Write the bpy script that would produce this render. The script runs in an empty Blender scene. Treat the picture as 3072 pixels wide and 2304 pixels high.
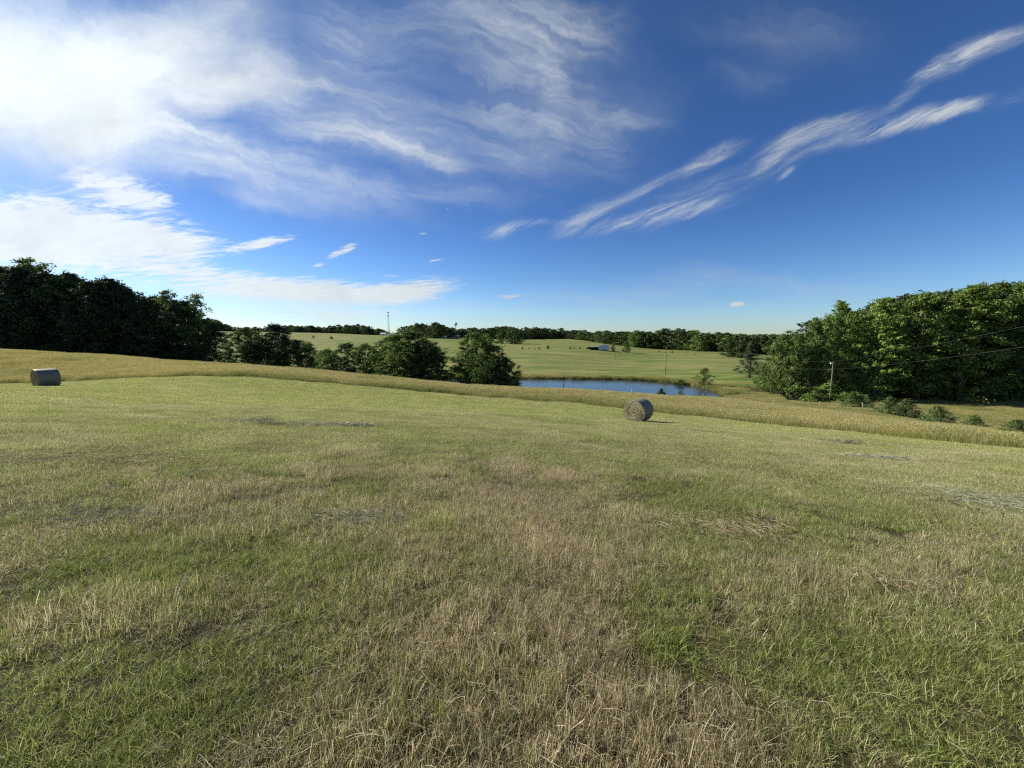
import bpy, math, random
import numpy as np
from mathutils import Vector, Matrix

PI = math.pi
scene = bpy.context.scene

# ------------------------------------------------------------------ camera
EYE = 1.6
F = 1157.0                     # focal length in pixels of the 3072-wide photograph
PITCH = math.atan((1152 - 1015) / F)
cam_data = bpy.data.cameras.new("camera")
cam_data.sensor_width = 36.0
cam_data.lens = 36.0 * F / 3072.0
cam_data.clip_start = 0.05
cam_data.clip_end = 20000
cam = bpy.data.objects.new("camera", cam_data)
scene.collection.objects.link(cam)
cam.location = (0, 0, EYE)
cam.rotation_euler = (PI / 2 - PITCH, 0, 0)
scene.camera = cam

# ------------------------------------------------------------------ exposure
scene.view_settings.view_transform = 'Standard'
scene.view_settings.look = 'None'
scene.view_settings.exposure = 0.85
scene.view_settings.gamma = 1.0
scene.cycles.use_denoising = False
scene.cycles.pixel_filter_type = 'BLACKMAN_HARRIS'
scene.cycles.filter_width = 1.25
scene.cycles.sample_clamp_indirect = 4.0
scene.cycles.max_bounces = 6
scene.cycles.diffuse_bounces = 3
scene.cycles.transmission_bounces = 3
scene.cycles.glossy_bounces = 3
scene.cycles.transparent_max_bounces = 4

# ------------------------------------------------------------------ sun
SUN_AZ = math.radians(-65)
SUN_EL = math.radians(31)
SUN_DIR = Vector((math.sin(SUN_AZ) * math.cos(SUN_EL), math.cos(SUN_AZ) * math.cos(SUN_EL), math.sin(SUN_EL)))
sun_data = bpy.data.lights.new("sun", 'SUN')
sun_data.energy = 5.0
sun_data.angle = math.radians(0.6)
sun_data.color = (1.0, 0.93, 0.80)
sun = bpy.data.objects.new("sun", sun_data)
scene.collection.objects.link(sun)
sun.rotation_euler = SUN_DIR.to_track_quat('Z', 'Y').to_euler()


# ------------------------------------------------------------------ small node language
class N:
    """wraps a float socket so that arithmetic builds Math nodes"""
    def __init__(self, nt, sock):
        self.nt, self.s = nt, sock
    def _m(self, op, *args, clamp=False):
        n = self.nt.nodes.new('ShaderNodeMath'); n.operation = op; n.use_clamp = clamp
        for i, a in enumerate((self,) + args):
            if isinstance(a, N): self.nt.links.new(a.s, n.inputs[i])
            else: n.inputs[i].default_value = float(a)
        return N(self.nt, n.outputs[0])
    def __add__(s, o): return s._m('ADD', o)
    def __radd__(s, o): return s._m('ADD', o)
    def __sub__(s, o): return s._m('SUBTRACT', o)
    def __rsub__(s, o): return (s * -1.0) + o
    def __mul__(s, o): return s._m('MULTIPLY', o)
    def __rmul__(s, o): return s._m('MULTIPLY', o)
    def __truediv__(s, o): return s._m('DIVIDE', o)
    def pow(s, o): return s._m('POWER', o)
    def max(s, o): return s._m('MAXIMUM', o)
    def min(s, o): return s._m('MINIMUM', o)
    def abs(s): return s._m('ABSOLUTE')
    def clamp(s): return s._m('ADD', 0.0, clamp=True)
    def smooth(s, a, b, c=0.0, d=1.0):
        n = s.nt.nodes.new('ShaderNodeMapRange'); n.interpolation_type = 'SMOOTHSTEP'
        s.nt.links.new(s.s, n.inputs[0])
        for i, v in enumerate((a, b, c, d)): n.inputs[i + 1].default_value = v
        return N(s.nt, n.outputs[0])


def sep(nt, vec):
    n = nt.nodes.new('ShaderNodeSeparateXYZ'); nt.links.new(vec, n.inputs[0])
    return [N(nt, n.outputs[i]) for i in range(3)]

def comb(nt, x, y, z=0.0):
    n = nt.nodes.new('ShaderNodeCombineXYZ')
    for i, a in enumerate((x, y, z)):
        if isinstance(a, N): nt.links.new(a.s, n.inputs[i])
        else: n.inputs[i].default_value = float(a)
    return n.outputs[0]

def noise(nt, vec, scale, detail=4.0, rough=0.55, dist=0.0, color=False):
    n = nt.nodes.new('ShaderNodeTexNoise'); n.noise_dimensions = '3D'
    if vec is not None: nt.links.new(vec, n.inputs['Vector'])
    n.inputs['Scale'].default_value = scale; n.inputs['Detail'].default_value = detail
    n.inputs['Roughness'].default_value = rough; n.inputs['Distortion'].default_value = dist
    return n.outputs['Color'] if color else N(nt, n.outputs[0])

def mapping(nt, vec, loc=(0, 0, 0), rot=0.0, scale=(1, 1, 1), kind='TEXTURE'):
    n = nt.nodes.new('ShaderNodeMapping'); n.vector_type = kind
    nt.links.new(vec, n.inputs[0])
    n.inputs[1].default_value = loc; n.inputs[2].default_value = (0, 0, rot); n.inputs[3].default_value = scale
    return n.outputs[0]

def mixc(nt, fac, a, b, mode='MIX'):
    n = nt.nodes.new('ShaderNodeMix'); n.data_type = 'RGBA'; n.blend_type = mode
    for sock, v in ((n.inputs['Factor'], fac), (n.inputs[6], a), (n.inputs[7], b)):
        if isinstance(v, N): nt.links.new(v.s, sock)
        elif isinstance(v, bpy.types.NodeSocket): nt.links.new(v, sock)
        elif isinstance(v, (int, float)): sock.default_value = float(v)
        else: sock.default_value = (v[0], v[1], v[2], 1.0)
    return n.outputs[2]


def px_dir(px, py):
    """world direction of a photograph pixel"""
    x = (px - 1536) / F; y = -(py - 1152) / F
    c, s = math.cos(PITCH), math.sin(PITCH)
    return Vector((x, c + y * s, y * c - s))

def gno(px, py):
    d = px_dir(px, py)
    return d.x / d.y, d.z / d.y

# ------------------------------------------------------------------ world: sky with high cloud
world = bpy.data.worlds.new("World")
scene.world = world
world.use_nodes = True
wt = world.node_tree
wt.nodes.clear()
w_out = wt.nodes.new('ShaderNodeOutputWorld')
w_bg = wt.nodes.new('ShaderNodeBackground')
wt.links.new(w_bg.outputs[0], w_out.inputs[0])
sky = wt.nodes.new('ShaderNodeTexSky'); sky.sky_type = 'NISHITA'; sky.sun_disc = False
sky.sun_elevation = SUN_EL; sky.sun_rotation = SUN_AZ
sky.altitude = 150; sky.air_density = 1.0; sky.dust_density = 0.35; sky.ozone_density = 2.2
tc = wt.nodes.new('ShaderNodeTexCoord')
X, Y, Z = sep(wt, tc.outputs['Generated'])
Ya = Y.abs().max(0.04)
U = X / Ya
V = Z / Ya
gvec = comb(wt, U, V)
Zp = Z.max(0.0) + 0.045
pvec = comb(wt, X / Zp, Y / Zp)                     # position on the cloud deck

# slow warp so that no cloud edge is a clean ellipse
wn = noise(wt, gvec, 3.2, 5.0, 0.62, color=True)
vm = wt.nodes.new('ShaderNodeVectorMath'); vm.operation = 'SUBTRACT'
wt.links.new(wn, vm.inputs[0]); vm.inputs[1].default_value = (0.5, 0.5, 0.5)
vs = wt.nodes.new('ShaderNodeVectorMath'); vs.operation = 'MULTIPLY_ADD'
wt.links.new(vm.outputs[0], vs.inputs[0]); vs.inputs[1].default_value = (0.34, 0.20, 0.0)
wt.links.new(gvec, vs.inputs[2])
warp = vs.outputs[0]
vs2 = wt.nodes.new('ShaderNodeVectorMath'); vs2.operation = 'MULTIPLY_ADD'
wt.links.new(vm.outputs[0], vs2.inputs[0]); vs2.inputs[1].default_value = (0.075, 0.055, 0.0)
wt.links.new(gvec, vs2.inputs[2])
warp2 = vs2.outputs[0]

def blob(vec, px, py, a, b, ang, amt, inner=0.0):
    """soft ellipse round a sky direction; a, b half sizes in photo pixels, ang in degrees (counter-clockwise)"""
    u, v = gno(px, py)
    m = mapping(wt, vec, (u, v, 0), math.radians(ang), (a / F, b / F, 1))
    n = wt.nodes.new('ShaderNodeVectorMath'); n.operation = 'LENGTH'
    wt.links.new(m, n.inputs[0])
    return N(wt, n.outputs['Value']).smooth(inner, 1.0, amt, 0.0)

def total(vec, rows):
    t = None
    for r in rows:
        b = blob(vec, *r)
        t = b if t is None else t + b
    return t

# 1 thick bright cloud, upper left
thick = total(warp, [
    (60, 250, 760, 420, -8, 1.25), (560, 110, 520, 250, 25, 0.75), (760, 270, 300, 130, 10, 0.75),
    (250, 360, 380, 80, -15, 0.35),
])
# 2 broken deck, lower left
deck = total(warp2, [
    (120, 700, 620, 190, -4, 1.3), (360, 560, 250, 75, -18, 0.9), (520, 720, 420, 70, -8, 0.55), (560, 800, 260, 40, -6, 0.6),
    (860, 870, 620, 70, -3, 1.05), (1240, 868, 260, 55, 6, 0.8), (800, 725, 150, 26, 9, 0.85), (1035, 748, 95, 20, 24, 0.8),
    (960, 792, 40, 12, 8, 0.7), (1310, 785, 50, 10, 14, 0.6), (1275, 706, 38, 7, -4, 0.5), (1345, 632, 16, 16, 0, 0.45),
    (1530, 885, 80, 12, 3, 0.7), (1180, 822, 60, 9, 4, 0.5),
])
# 3 thin veils
veil = total(warp, [
    (1150, 330, 900, 340, -14, 0.50), (1680, 230, 420, 400, -55, 0.40), (1400, 50, 560, 170, -10, 0.36), (700, 520, 800, 130, -14, 0.50),
    (2350, 90, 420, 150, -14, 0.24), (2230, 215, 190, 60, -4, 0.22), (1850, 330, 320, 120, 10, 0.25), (1000, 430, 300, 60, -18, 0.32),
    (1180, 450, 360, 44, -12, 0.30), (1330, 600, 330, 50, -6, 0.35), (1900, 860, 560, 70, 4, 0.42), (2450, 840, 460, 50, 3, 0.30), (1640, 280, 60, 190, 12, 0.3),
    (900, 940, 1000, 80, 0, 0.75), (640, 420, 420, 60, -14, 0.5), (780, 620, 300, 40, -10, 0.4), (1000, 120, 300, 160, -20, 0.3),
])
# 4 the diagonal feathered streaks on the right
streak = total(warp2, [
    (1510, 690, 120, 37, 14, 0.95), (1620, 672, 80, 18, 6, 0.6),
    (1760, 655, 170, 49, 26, 0.95), (1960, 655, 330, 39, 12, 1.0), (2080, 600, 400, 84, 20, 0.55), (1900, 590, 200, 37, 30, 0.70),
    (2110, 485, 170, 37, 32, 1.0), (2200, 450, 120, 25, 28, 0.5), (2390, 435, 220, 76, 26, 0.70), (2320, 480, 110, 30, 32, 0.6),
    (2362, 522, 50, 12, 30, 1.0), (2530, 365, 260, 37, 18, 0.62), (2620, 392, 230, 44, 20, 0.95), (2800, 350, 210, 40, 14, 0.85),
    (2890, 320, 160, 29, 20, 0.65), (2760, 245, 160, 37, 40, 0.95), (2870, 185, 180, 54, 30, 0.85), (3020, 120, 220, 45, 24, 0.85),
    (3060, 285, 160, 34, 24, 0.4),
])

# streaky and rippled noise on the cloud deck
fib = mapping(wt, pvec, (0, 0, 0), math.radians(28), (2.6, 0.7, 1))
n_soft = noise(wt, fib, 1.1, 6.0, 0.60, 0.6)
n_fine = noise(wt, mapping(wt, pvec, (3, 1, 0), math.radians(-18), (1.6, 0.42, 1)), 4.2, 7.0, 0.66, 0.7)
n_rip = noise(wt, mapping(wt, pvec, (1, 7, 0), math.radians(12), (1.3, 0.6, 1)), 9.0, 4.0, 0.65, 0.6)
n_swirl = noise(wt, mapping(wt, warp2, (0.3, 0.1, 0), math.radians(-16), (0.70, 0.30, 1)), 1.5, 8.0, 0.56, 0.5)
n_wisp = noise(wt, mapping(wt, warp, (0.3, 0.1, 0), math.radians(-14), (0.60, 0.085, 1)), 1.0, 8.0, 0.64, 0.35)
n_f1 = noise(wt, mapping(wt, warp2, (0, 0, 0), math.radians(24), (0.36, 0.10, 1)), 1.0, 5.0, 0.62, 0.6)
n_f2 = noise(wt, mapping(wt, warp2, (2, 0, 0), math.radians(24), (0.28, 0.030, 1)), 1.0, 9.0, 0.78, 0.6)
n_big = noise(wt, warp, 2.4, 5.0, 0.6, 0.5)

a_thick = (thick * (n_soft * 0.5 + n_big * 0.7 + n_wisp * 0.7 - 0.02)).smooth(0.05, 1.20)
a_deck = (deck * 0.80 + (n_fine - 0.5) * 1.35 + (n_rip - 0.5) * 0.55 - 0.05).smooth(0.14, 0.66) * deck.smooth(0.0, 0.45)
a_veil = (veil * (n_swirl.smooth(0.28, 0.80) * 1.0 * n_wisp.smooth(0.22, 0.78) + n_wisp.smooth(0.42, 0.82) * 0.60 + n_soft.smooth(0.25, 0.8) * 0.55 + 0.24)).smooth(-0.05, 1.15) * 0.85
a_streak = (streak * (n_f1.smooth(0.30, 0.72) * 0.50 + n_f2.smooth(0.32, 0.76) * 0.90 + 0.06)).smooth(0.0, 1.30)
alpha = 1.0 - (1.0 - a_thick * 0.93) * (1.0 - a_deck * 0.93) * (1.0 - a_veil) * (1.0 - a_streak * 0.86)
alpha = alpha * Z.smooth(-0.01, 0.05)
# the one small puff low on the right
puff = blob(warp2, 2212, 918, 26, 9, 4, 1.6)
alpha = alpha.max((puff * 1.4).min(0.85))

# thin cloud shines brighter towards the sun (forward scattering)
sd = wt.nodes.new('ShaderNodeVectorMath'); sd.operation = 'DOT_PRODUCT'
wt.links.new(tc.outputs['Generated'], sd.inputs[0]); sd.inputs[1].default_value = SUN_DIR
cs = N(wt, sd.outputs['Value']).max(0.0)
c_bright = cs.pow(2.0) * 0.18 + cs.pow(14.0) * 0.15 + 0.36 + (n_big - 0.5) * 0.30 + (n_fine - 0.5) * 0.12
cloud_col = mixc(wt, 1.0, (0.90, 0.97, 1.0), comb(wt, c_bright, c_bright, c_bright), 'MULTIPLY')

# clear-sky colour: Nishita, a little deeper and bluer as a polarised evening sky
SKY_K = 0.070
hs = wt.nodes.new('ShaderNodeHueSaturation')
hs.inputs['Hue'].default_value = 0.508; hs.inputs['Saturation'].default_value = 1.18; hs.inputs['Value'].default_value = SKY_K
wt.links.new(sky.outputs[0], hs.inputs['Color'])
tint = ramp_w = wt.nodes.new('ShaderNodeValToRGB')
wt.links.new(Z.s, tint.inputs[0])
_e = tint.color_ramp.elements
for _p, _c in ((0.10, (0.42, 0.57, 0.92)), (0.28, (0.50, 0.66, 0.92))): _e.new(_p)
for _i, (_p, _c) in enumerate(((0.0, (0.74, 0.90, 1.18)), (0.10, (0.62, 0.82, 1.08)), (0.28, (0.43, 0.63, 0.88)), (0.7, (0.45, 0.65, 0.76)))):
    _e[_i].position = _p; _e[_i].color = (*_c, 1)
clear = mixc(wt, 1.0, hs.outputs[0], tint.outputs[0], 'MULTIPLY')
final = mixc(wt, alpha, clear, cloud_col)
wt.links.new(final, w_bg.inputs[0])
w_bg.inputs[1].default_value = 1.0
world.cycles.sampling_method = 'MANUAL'
world.cycles.sample_map_resolution = 512


# ------------------------------------------------------------------ numpy noise
def vnoise(x, y, seed=0):
    x = np.asarray(x, float); y = np.asarray(y, float)
    xi = np.floor(x).astype(np.int64); yi = np.floor(y).astype(np.int64)
    xf = x - xi; yf = y - yi
    xf = xf * xf * (3 - 2 * xf); yf = yf * yf * (3 - 2 * yf)
    def h(a, b):
        n = (a * 374761393 + b * 668265263 + seed * 974634777) & 0xffffffff
        n = ((n ^ (n >> 13)) * 1274126177) & 0xffffffff
        return ((n ^ (n >> 16)) & 0xffff) / 65535.0
    return (h(xi, yi) * (1 - xf) + h(xi + 1, yi) * xf) * (1 - yf) + (h(xi, yi + 1) * (1 - xf) + h(xi + 1, yi + 1) * xf) * yf

def fbm(x, y, seed=0, oct=4):
    t = 0; a = 0.5; s = 0
    for i in range(oct):
        t = t + a * vnoise(np.asarray(x) * 2 ** i + 17.3 * i, np.asarray(y) * 2 ** i - 9.1 * i, seed + i); s += a; a *= 0.5
    return t / s


# ------------------------------------------------------------------ terrain
def at(px, py, d):
    """world point at depth d (metres along +Y) seen at a photograph pixel"""
    v = px_dir(px, py)
    return (v.x / v.y * d, d, EYE + v.z / v.y * d)

POND_Z = EYE - 14.0
ctrl = []
def plane_z(x, y): return -0.133 * y - 0.053 * x
for r in (0.01, 6, 14, 24):
    for k in range(1 if r < 1 else 12):
        a = k * PI / 6
        x, y = r * math.sin(a), r * math.cos(a)
        ctrl.append((x, y, plane_z(x, y)))
for x, y in ((-36, 32), (-20, 38), (0, 40), (20, 34), (36, 30), (-30, 20)):
    ctrl.append((x, y, plane_z(x, y)))
ctrl += [(20, -50, 4), (-60, -40, 7), (-80, 0, 3.2), (60, -30, 0), (70, 10, -6), (0, -120, 10), (-150, -100, 12), (150, -80, -2),
         (-250, 30, 8), (250, 0, -14), (0, -600, 15), (-700, -200, 20), (700, -200, -10), (0, -2500, 20)]
for row in [
    # the rounded shoulder of the hill under the tall grass
    (0, 1143, 46), (0, 1057, 82), (384, 1076, 80), (768, 1109, 76), (1100, 1139, 74), (1350, 1161, 72), (1700, 1175, 70), (2150, 1203, 66), (2450, 1232, 60),
    (-700, 1000, 80),
    # beyond the shoulder, down to the stream
    (0, 1074, 112), (384, 1098, 108), (768, 1146, 102), (1000, 1170, 100), (1250, 1183, 98), (1500, 1192, 92), (1800, 1194, 90),
    (2150, 1200, 88), (2400, 1195, 90), (2600, 1199, 88), (2800, 1199, 88), (3072, 1200, 88), (3400, 1205, 88),
    (2817, 1262, 60), (3072, 1318, 36), (2650, 1232, 62),
    (0, 1075, 160), (640, 1120, 140), (1000, 1135, 140), (1300, 1131, 142), (1560, 1134, 138), (1900, 1135, 136), (2115, 1156, 112), (2255, 1133, 127),
    (2500, 1150, 130), (3000, 1150, 140),
    # the far pasture
    (1999, 1122, 150), (1800, 1098, 190), (1400, 1090, 200), (1846, 1079, 235), (1560, 1065, 240), (1790, 1049, 300), (2100, 1056, 320), (2290, 1064, 300),
    (2400, 1075, 300), (1380, 1040, 330), (1050, 1062, 260), (700, 1075, 240), (700, 1030, 400), (1050, 1031, 420), (1310, 1014, 480), (1550, 1018, 560),
    (1700, 1016, 600), (1850, 1035, 420), (1990, 1048, 380), (1000, 1000, 760), (700, 994, 800), (1150, 1006, 700), (200, 1010, 500), (-400, 1000, 400),
    (2700, 1060, 350), (3200, 1060, 400), (600, 994, 1300), (1200, 1005, 1300), (1700, 1008, 1200), (2100, 1012, 1100), (2500, 1013, 1200), (3200, 1015, 1200),
    (0, 1005, 1200), (0, 1008, 4000), (1000, 1010, 4000), (2000, 1011, 4000), (3000, 1012, 4000),
]:
    ctrl.append(at(*row))
ctrl = np.array(ctrl)
def _warp(x, y):
    r = np.hypot(x, y) + 1e-9
    k = np.log1p(r / 40.0) / r
    return np.stack([x * k, y * k], -1)
def _tps(r2): return 0.5 * r2 * np.log(r2 + 1e-12)
_P = _warp(ctrl[:, 0], ctrl[:, 1])
_n = len(_P)
_K = _tps(((_P[:, None] - _P[None]) ** 2).sum(-1)) + np.eye(_n) * 2e-4
_A = np.zeros((_n + 3, _n + 3)); _A[:_n, :_n] = _K; _A[:_n, _n] = 1; _A[:_n, _n + 1:] = _P; _A[_n, :_n] = 1; _A[_n + 1:, :_n] = _P.T
_S = np.linalg.solve(_A, np.concatenate([ctrl[:, 2], np.zeros(3)]))

POND = []
for px, py in [(1140, 1142), (1230, 1137), (1400, 1135), (1560, 1136), (1720, 1137), (1900, 1139), (1985, 1146), (2050, 1153), (2110, 1164), (2150, 1176), (2172, 1189)]:
    d = 14.0 / ((py - 1015) / F); p = at(px, py, d); POND.append((p[0], p[1]))
POND += [(47, 86), (30, 85.5), (12, 86), (-4, 90), (-14, 95), (-24, 101), (-34, 112)]
POND = np.array(POND)
# round the outline off
for _ in range(3):
    q = np.roll(POND, -1, 0); POND = np.stack([POND * 0.75 + q * 0.25, POND * 0.25 + q * 0.75], 1).reshape(-1, 2)

def pond_sd(x, y):
    p = np.stack([np.ravel(x), np.ravel(y)], -1).astype(float)
    out = np.full(len(p), 1e3)
    near = (np.abs(p[:, 0] - 5) < 75) & (np.abs(p[:, 1] - 112) < 50)
    q = p[near]
    if len(q):
        a = POND; b = np.roll(POND, -1, 0)
        d2 = np.full(len(q), 1e9); ins = np.zeros(len(q), bool)
        for (ax, ay), (bx, by) in zip(a, b):
            ex, ey = bx - ax, by - ay
            t = np.clip(((q[:, 0] - ax) * ex + (q[:, 1] - ay) * ey) / (ex * ex + ey * ey + 1e-12), 0, 1)
            d2 = np.minimum(d2, (q[:, 0] - ax - t * ex) ** 2 + (q[:, 1] - ay - t * ey) ** 2)
            c = ((ay > q[:, 1]) != (by > q[:, 1]))
            xi = (bx - ax) * (q[:, 1] - ay) / (by - ay + 1e-12) + ax
            ins ^= c & (q[:, 0] < xi)
        out[near] = np.sqrt(d2) * np.where(ins, -1, 1)
    return out.reshape(np.shape(x))

def ground(x, y):
    x = np.asarray(x, float); y = np.asarray(y, float)
    shp = x.shape; x = x.ravel(); y = y.ravel()
    out = np.empty(len(x))
    for i in range(0, len(x), 20000):
        q = _warp(x[i:i + 20000], y[i:i + 20000])
        d2 = ((q[:, None] - _P[None]) ** 2).sum(-1)
        out[i:i + 20000] = _tps(d2) @ _S[:_n] + _S[_n] + q @ _S[_n + 1:]
    r = np.hypot(x, y)
    fade = np.clip(r / 1.0, 0, 1)
    out += ((fbm(x / 1.7, y / 1.7, 5, 3) - 0.5) * 0.10 + (fbm(x / 9, y / 9, 8, 3) - 0.5) * 0.30) * fade * np.clip(1.5 - r / 120, 0.15, 1)
    sd = pond_sd(x, y)
    shore = POND_Z + 0.22 + 0.05 * sd
    out = np.where(sd > 0, np.where(sd < 12, np.maximum(out, shore) * 1.0, out), POND_Z - np.minimum(1.2, 0.1 - sd * 0.3))
    # banks that stand too high come down to the water
    k = np.clip(sd / 7.0, 0, 1); k = k * k * (3 - 2 * k)
    out = np.where(sd > 0, np.where(sd < 7, shore * (1 - k) + out * k, out), out)
    return out.reshape(shp)
def gz(x, y): return float(ground(np.array([x]), np.array([y]))[0])

# where the mower stopped: a curve in the field (world x -> world y of the edge)
EDGE = np.array([(-140, 40), (-90, 42), (-58, 44), (-46, 46), (-33, 48), (-19, 48), (0, 46), (7, 43.5), (12, 38), (18, 32.5), (22, 28.5), (25, 20.5), (27, 12), (29, 0), (31, -20), (33, -80)], float)
def mown_sd(x, y):
    """signed distance from the mown edge, positive on the tall-grass side"""
    x = np.asarray(x, float); y = np.asarray(y, float)
    best = np.full(x.shape, 1e9); sgn = np.ones(x.shape)
    for (ax, ay), (bx, by) in zip(EDGE[:-1], EDGE[1:]):
        ex, ey = bx - ax, by - ay; L = math.hypot(ex, ey)
        t = np.clip(((x - ax) * ex + (y - ay) * ey) / (L * L), 0, 1)
        d = np.hypot(x - ax - t * ex, y - ay - t * ey)
        s = -np.sign(ex * (y - ay) - ey * (x - ax))
        m = d < best - 1e-6
        best = np.where(m, d, best); sgn = np.where(m, s, sgn)
    wob = (fbm(x / 3.0, y / 3.0, 41, 3) - 0.5) * 0.9
    return best * -sgn + wob

# the fence and the wood edges bound the tall grass
FENCE = np.array([at(px, 1100, d)[:2] for px, d in ((980, 82), (1250, 81), (1500, 78), (1637, 77), (1692, 76), (1850, 75), (2114, 72), (2330, 69), (2600, 64), (2839, 57.5), (2972, 46), (3200, 33))])


def mesh_obj(name, verts, faces, mat=None, parent=None, smooth=False, attrs=None, link=True):
    me = bpy.data.meshes.new(name)
    verts = np.asarray(verts, np.float32)
    if isinstance(faces, np.ndarray):
        nf, k = faces.shape
        me.vertices.add(len(verts)); me.vertices.foreach_set('co', verts.ravel())
        me.loops.add(nf * k); me.loops.foreach_set('vertex_index', faces.astype(np.int32).ravel())
        me.polygons.add(nf); me.polygons.foreach_set('loop_start', np.arange(0, nf * k, k, dtype=np.int32))
        me.polygons.foreach_set('loop_total', np.full(nf, k, np.int32))
        me.update(calc_edges=True)
    else:
        me.from_pydata([tuple(map(float, v)) for v in verts], [], faces)
    if smooth: me.polygons.foreach_set('use_smooth', np.ones(len(me.polygons), bool))
    for nm, val in (attrs or {}).items():
        a = me.attributes.new(nm, 'FLOAT', 'POINT'); a.data.foreach_set('value', np.asarray(val, np.float32))
    if mat: me.materials.append(mat)
    me.update()
    ob = bpy.data.objects.new(name, me)
    if link: scene.collection.objects.link(ob)
    if parent: ob.parent = parent
    return ob

def tag(o, label=None, cat=None, group=None, kind=None):
    if label: o['label'] = label
    if cat: o['category'] = cat
    if group: o['group'] = group
    if kind: o['kind'] = kind
    return o

def empty(name, loc, rz=0.0, s=1.0):
    o = bpy.data.objects.new(name, None); scene.collection.objects.link(o)
    o.location = loc; o.rotation_euler = (0, 0, rz); o.scale = (s, s, s) if not isinstance(s, tuple) else s
    o.empty_display_size = 0.2
    return o


# ------------------------------------------------------------------ materials
def new_mat(name):
    m = bpy.data.materials.new(name); m.use_nodes = True
    nt = m.node_tree; nt.nodes.clear()
    out = nt.nodes.new('ShaderNodeOutputMaterial')
    return m, nt, out

def attr(nt, name, kind='GEOMETRY'):
    n = nt.nodes.new('ShaderNodeAttribute'); n.attribute_name = name; n.attribute_type = kind
    return N(nt, n.outputs['Fac'])

def ramp(nt, fac, stops):
    n = nt.nodes.new('ShaderNodeValToRGB'); nt.links.new(fac.s, n.inputs[0])
    e = n.color_ramp.elements
    while len(e) < len(stops): e.new(0.5)
    for i, (p, c) in enumerate(stops): e[i].position = p; e[i].color = (*c, 1)
    return n.outputs[0]

def leafy(nt, out, col, trans=0.35, gloss=0.05, rough=0.45, tcol=None):
    d = nt.nodes.new('ShaderNodeBsdfDiffuse'); t = nt.nodes.new('ShaderNodeBsdfTranslucent'); g = nt.nodes.new('ShaderNodeBsdfGlossy')
    nt.links.new(col, d.inputs[0])
    nt.links.new(tcol if tcol is not None else col, t.inputs[0]); g.inputs['Roughness'].default_value = rough
    g.inputs[0].default_value = (0.9, 0.95, 1, 1)
    m1 = nt.nodes.new('ShaderNodeMixShader'); m1.inputs[0].default_value = trans
    nt.links.new(d.outputs[0], m1.inputs[1]); nt.links.new(t.outputs[0], m1.inputs[2])
    m2 = nt.nodes.new('ShaderNodeMixShader'); m2.inputs[0].default_value = gloss
    nt.links.new(m1.outputs[0], m2.inputs[1]); nt.links.new(g.outputs[0], m2.inputs[2])
    nt.links.new(m2.outputs[0], out.inputs[0])

def grass_mat(name, greens, drys, bias=0.0, trans=0.35, gloss=0.05):
    """blade colour: living or dried, chosen per blade from its own number and the dryness of its tuft"""
    m, nt, out = new_mat(name)
    r = attr(nt, 'rnd'); r2 = attr(nt, 'rnd2')
    dry = attr(nt, 'dry', 'INSTANCER')
    f = (r2 * -1.0 + dry + bias).smooth(-0.05, 0.08)
    cg = ramp(nt, r, [(i / (len(greens) - 1), c) for i, c in enumerate(greens)])
    cd = ramp(nt, r, [(i / (len(drys) - 1), c) for i, c in enumerate(drys)])
    geo = nt.nodes.new('ShaderNodeNewGeometry')
    nv = noise(nt, geo.outputs['Position'], 0.9, 3.0, 0.6)
    col = mixc(nt, f, cg, cd)
    k = nv * 0.9 + 0.55
    col = mixc(nt, 1.0, col, comb(nt, k, k, k), 'MULTIPLY')
    leafy(nt, out, col, trans, gloss)
    return m

G_GREEN = [(0.050, 0.070, 0.016), (0.150, 0.185, 0.036), (0.30, 0.34, 0.080), (0.55, 0.57, 0.22)]
G_DRY = [(0.09, 0.065, 0.035), (0.27, 0.205, 0.105), (0.50, 0.41, 0.235), (0.88, 0.80, 0.56)]
M_NEAR = grass_mat('mown_grass_near', G_GREEN, G_DRY, trans=0.42, gloss=0.025)
M_MID = grass_mat('mown_grass_mid', [(0.115, 0.148, 0.032), (0.215, 0.252, 0.056), (0.33, 0.365, 0.095), (0.53, 0.55, 0.21)], [(0.20, 0.16, 0.08), (0.36, 0.30, 0.16), (0.56, 0.49, 0.28), (0.80, 0.73, 0.50)], trans=0.42, gloss=0.025)
T_GREEN = [(0.12, 0.15, 0.030), (0.20, 0.23, 0.045), (0.28, 0.29, 0.08)]
T_GOLD = [(0.31, 0.285, 0.09), (0.39, 0.355, 0.125), (0.48, 0.43, 0.17), (0.37, 0.30, 0.145)]
M_TALL = grass_mat('tall_grass', T_GREEN, T_GOLD, trans=0.4, gloss=0.03)


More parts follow.
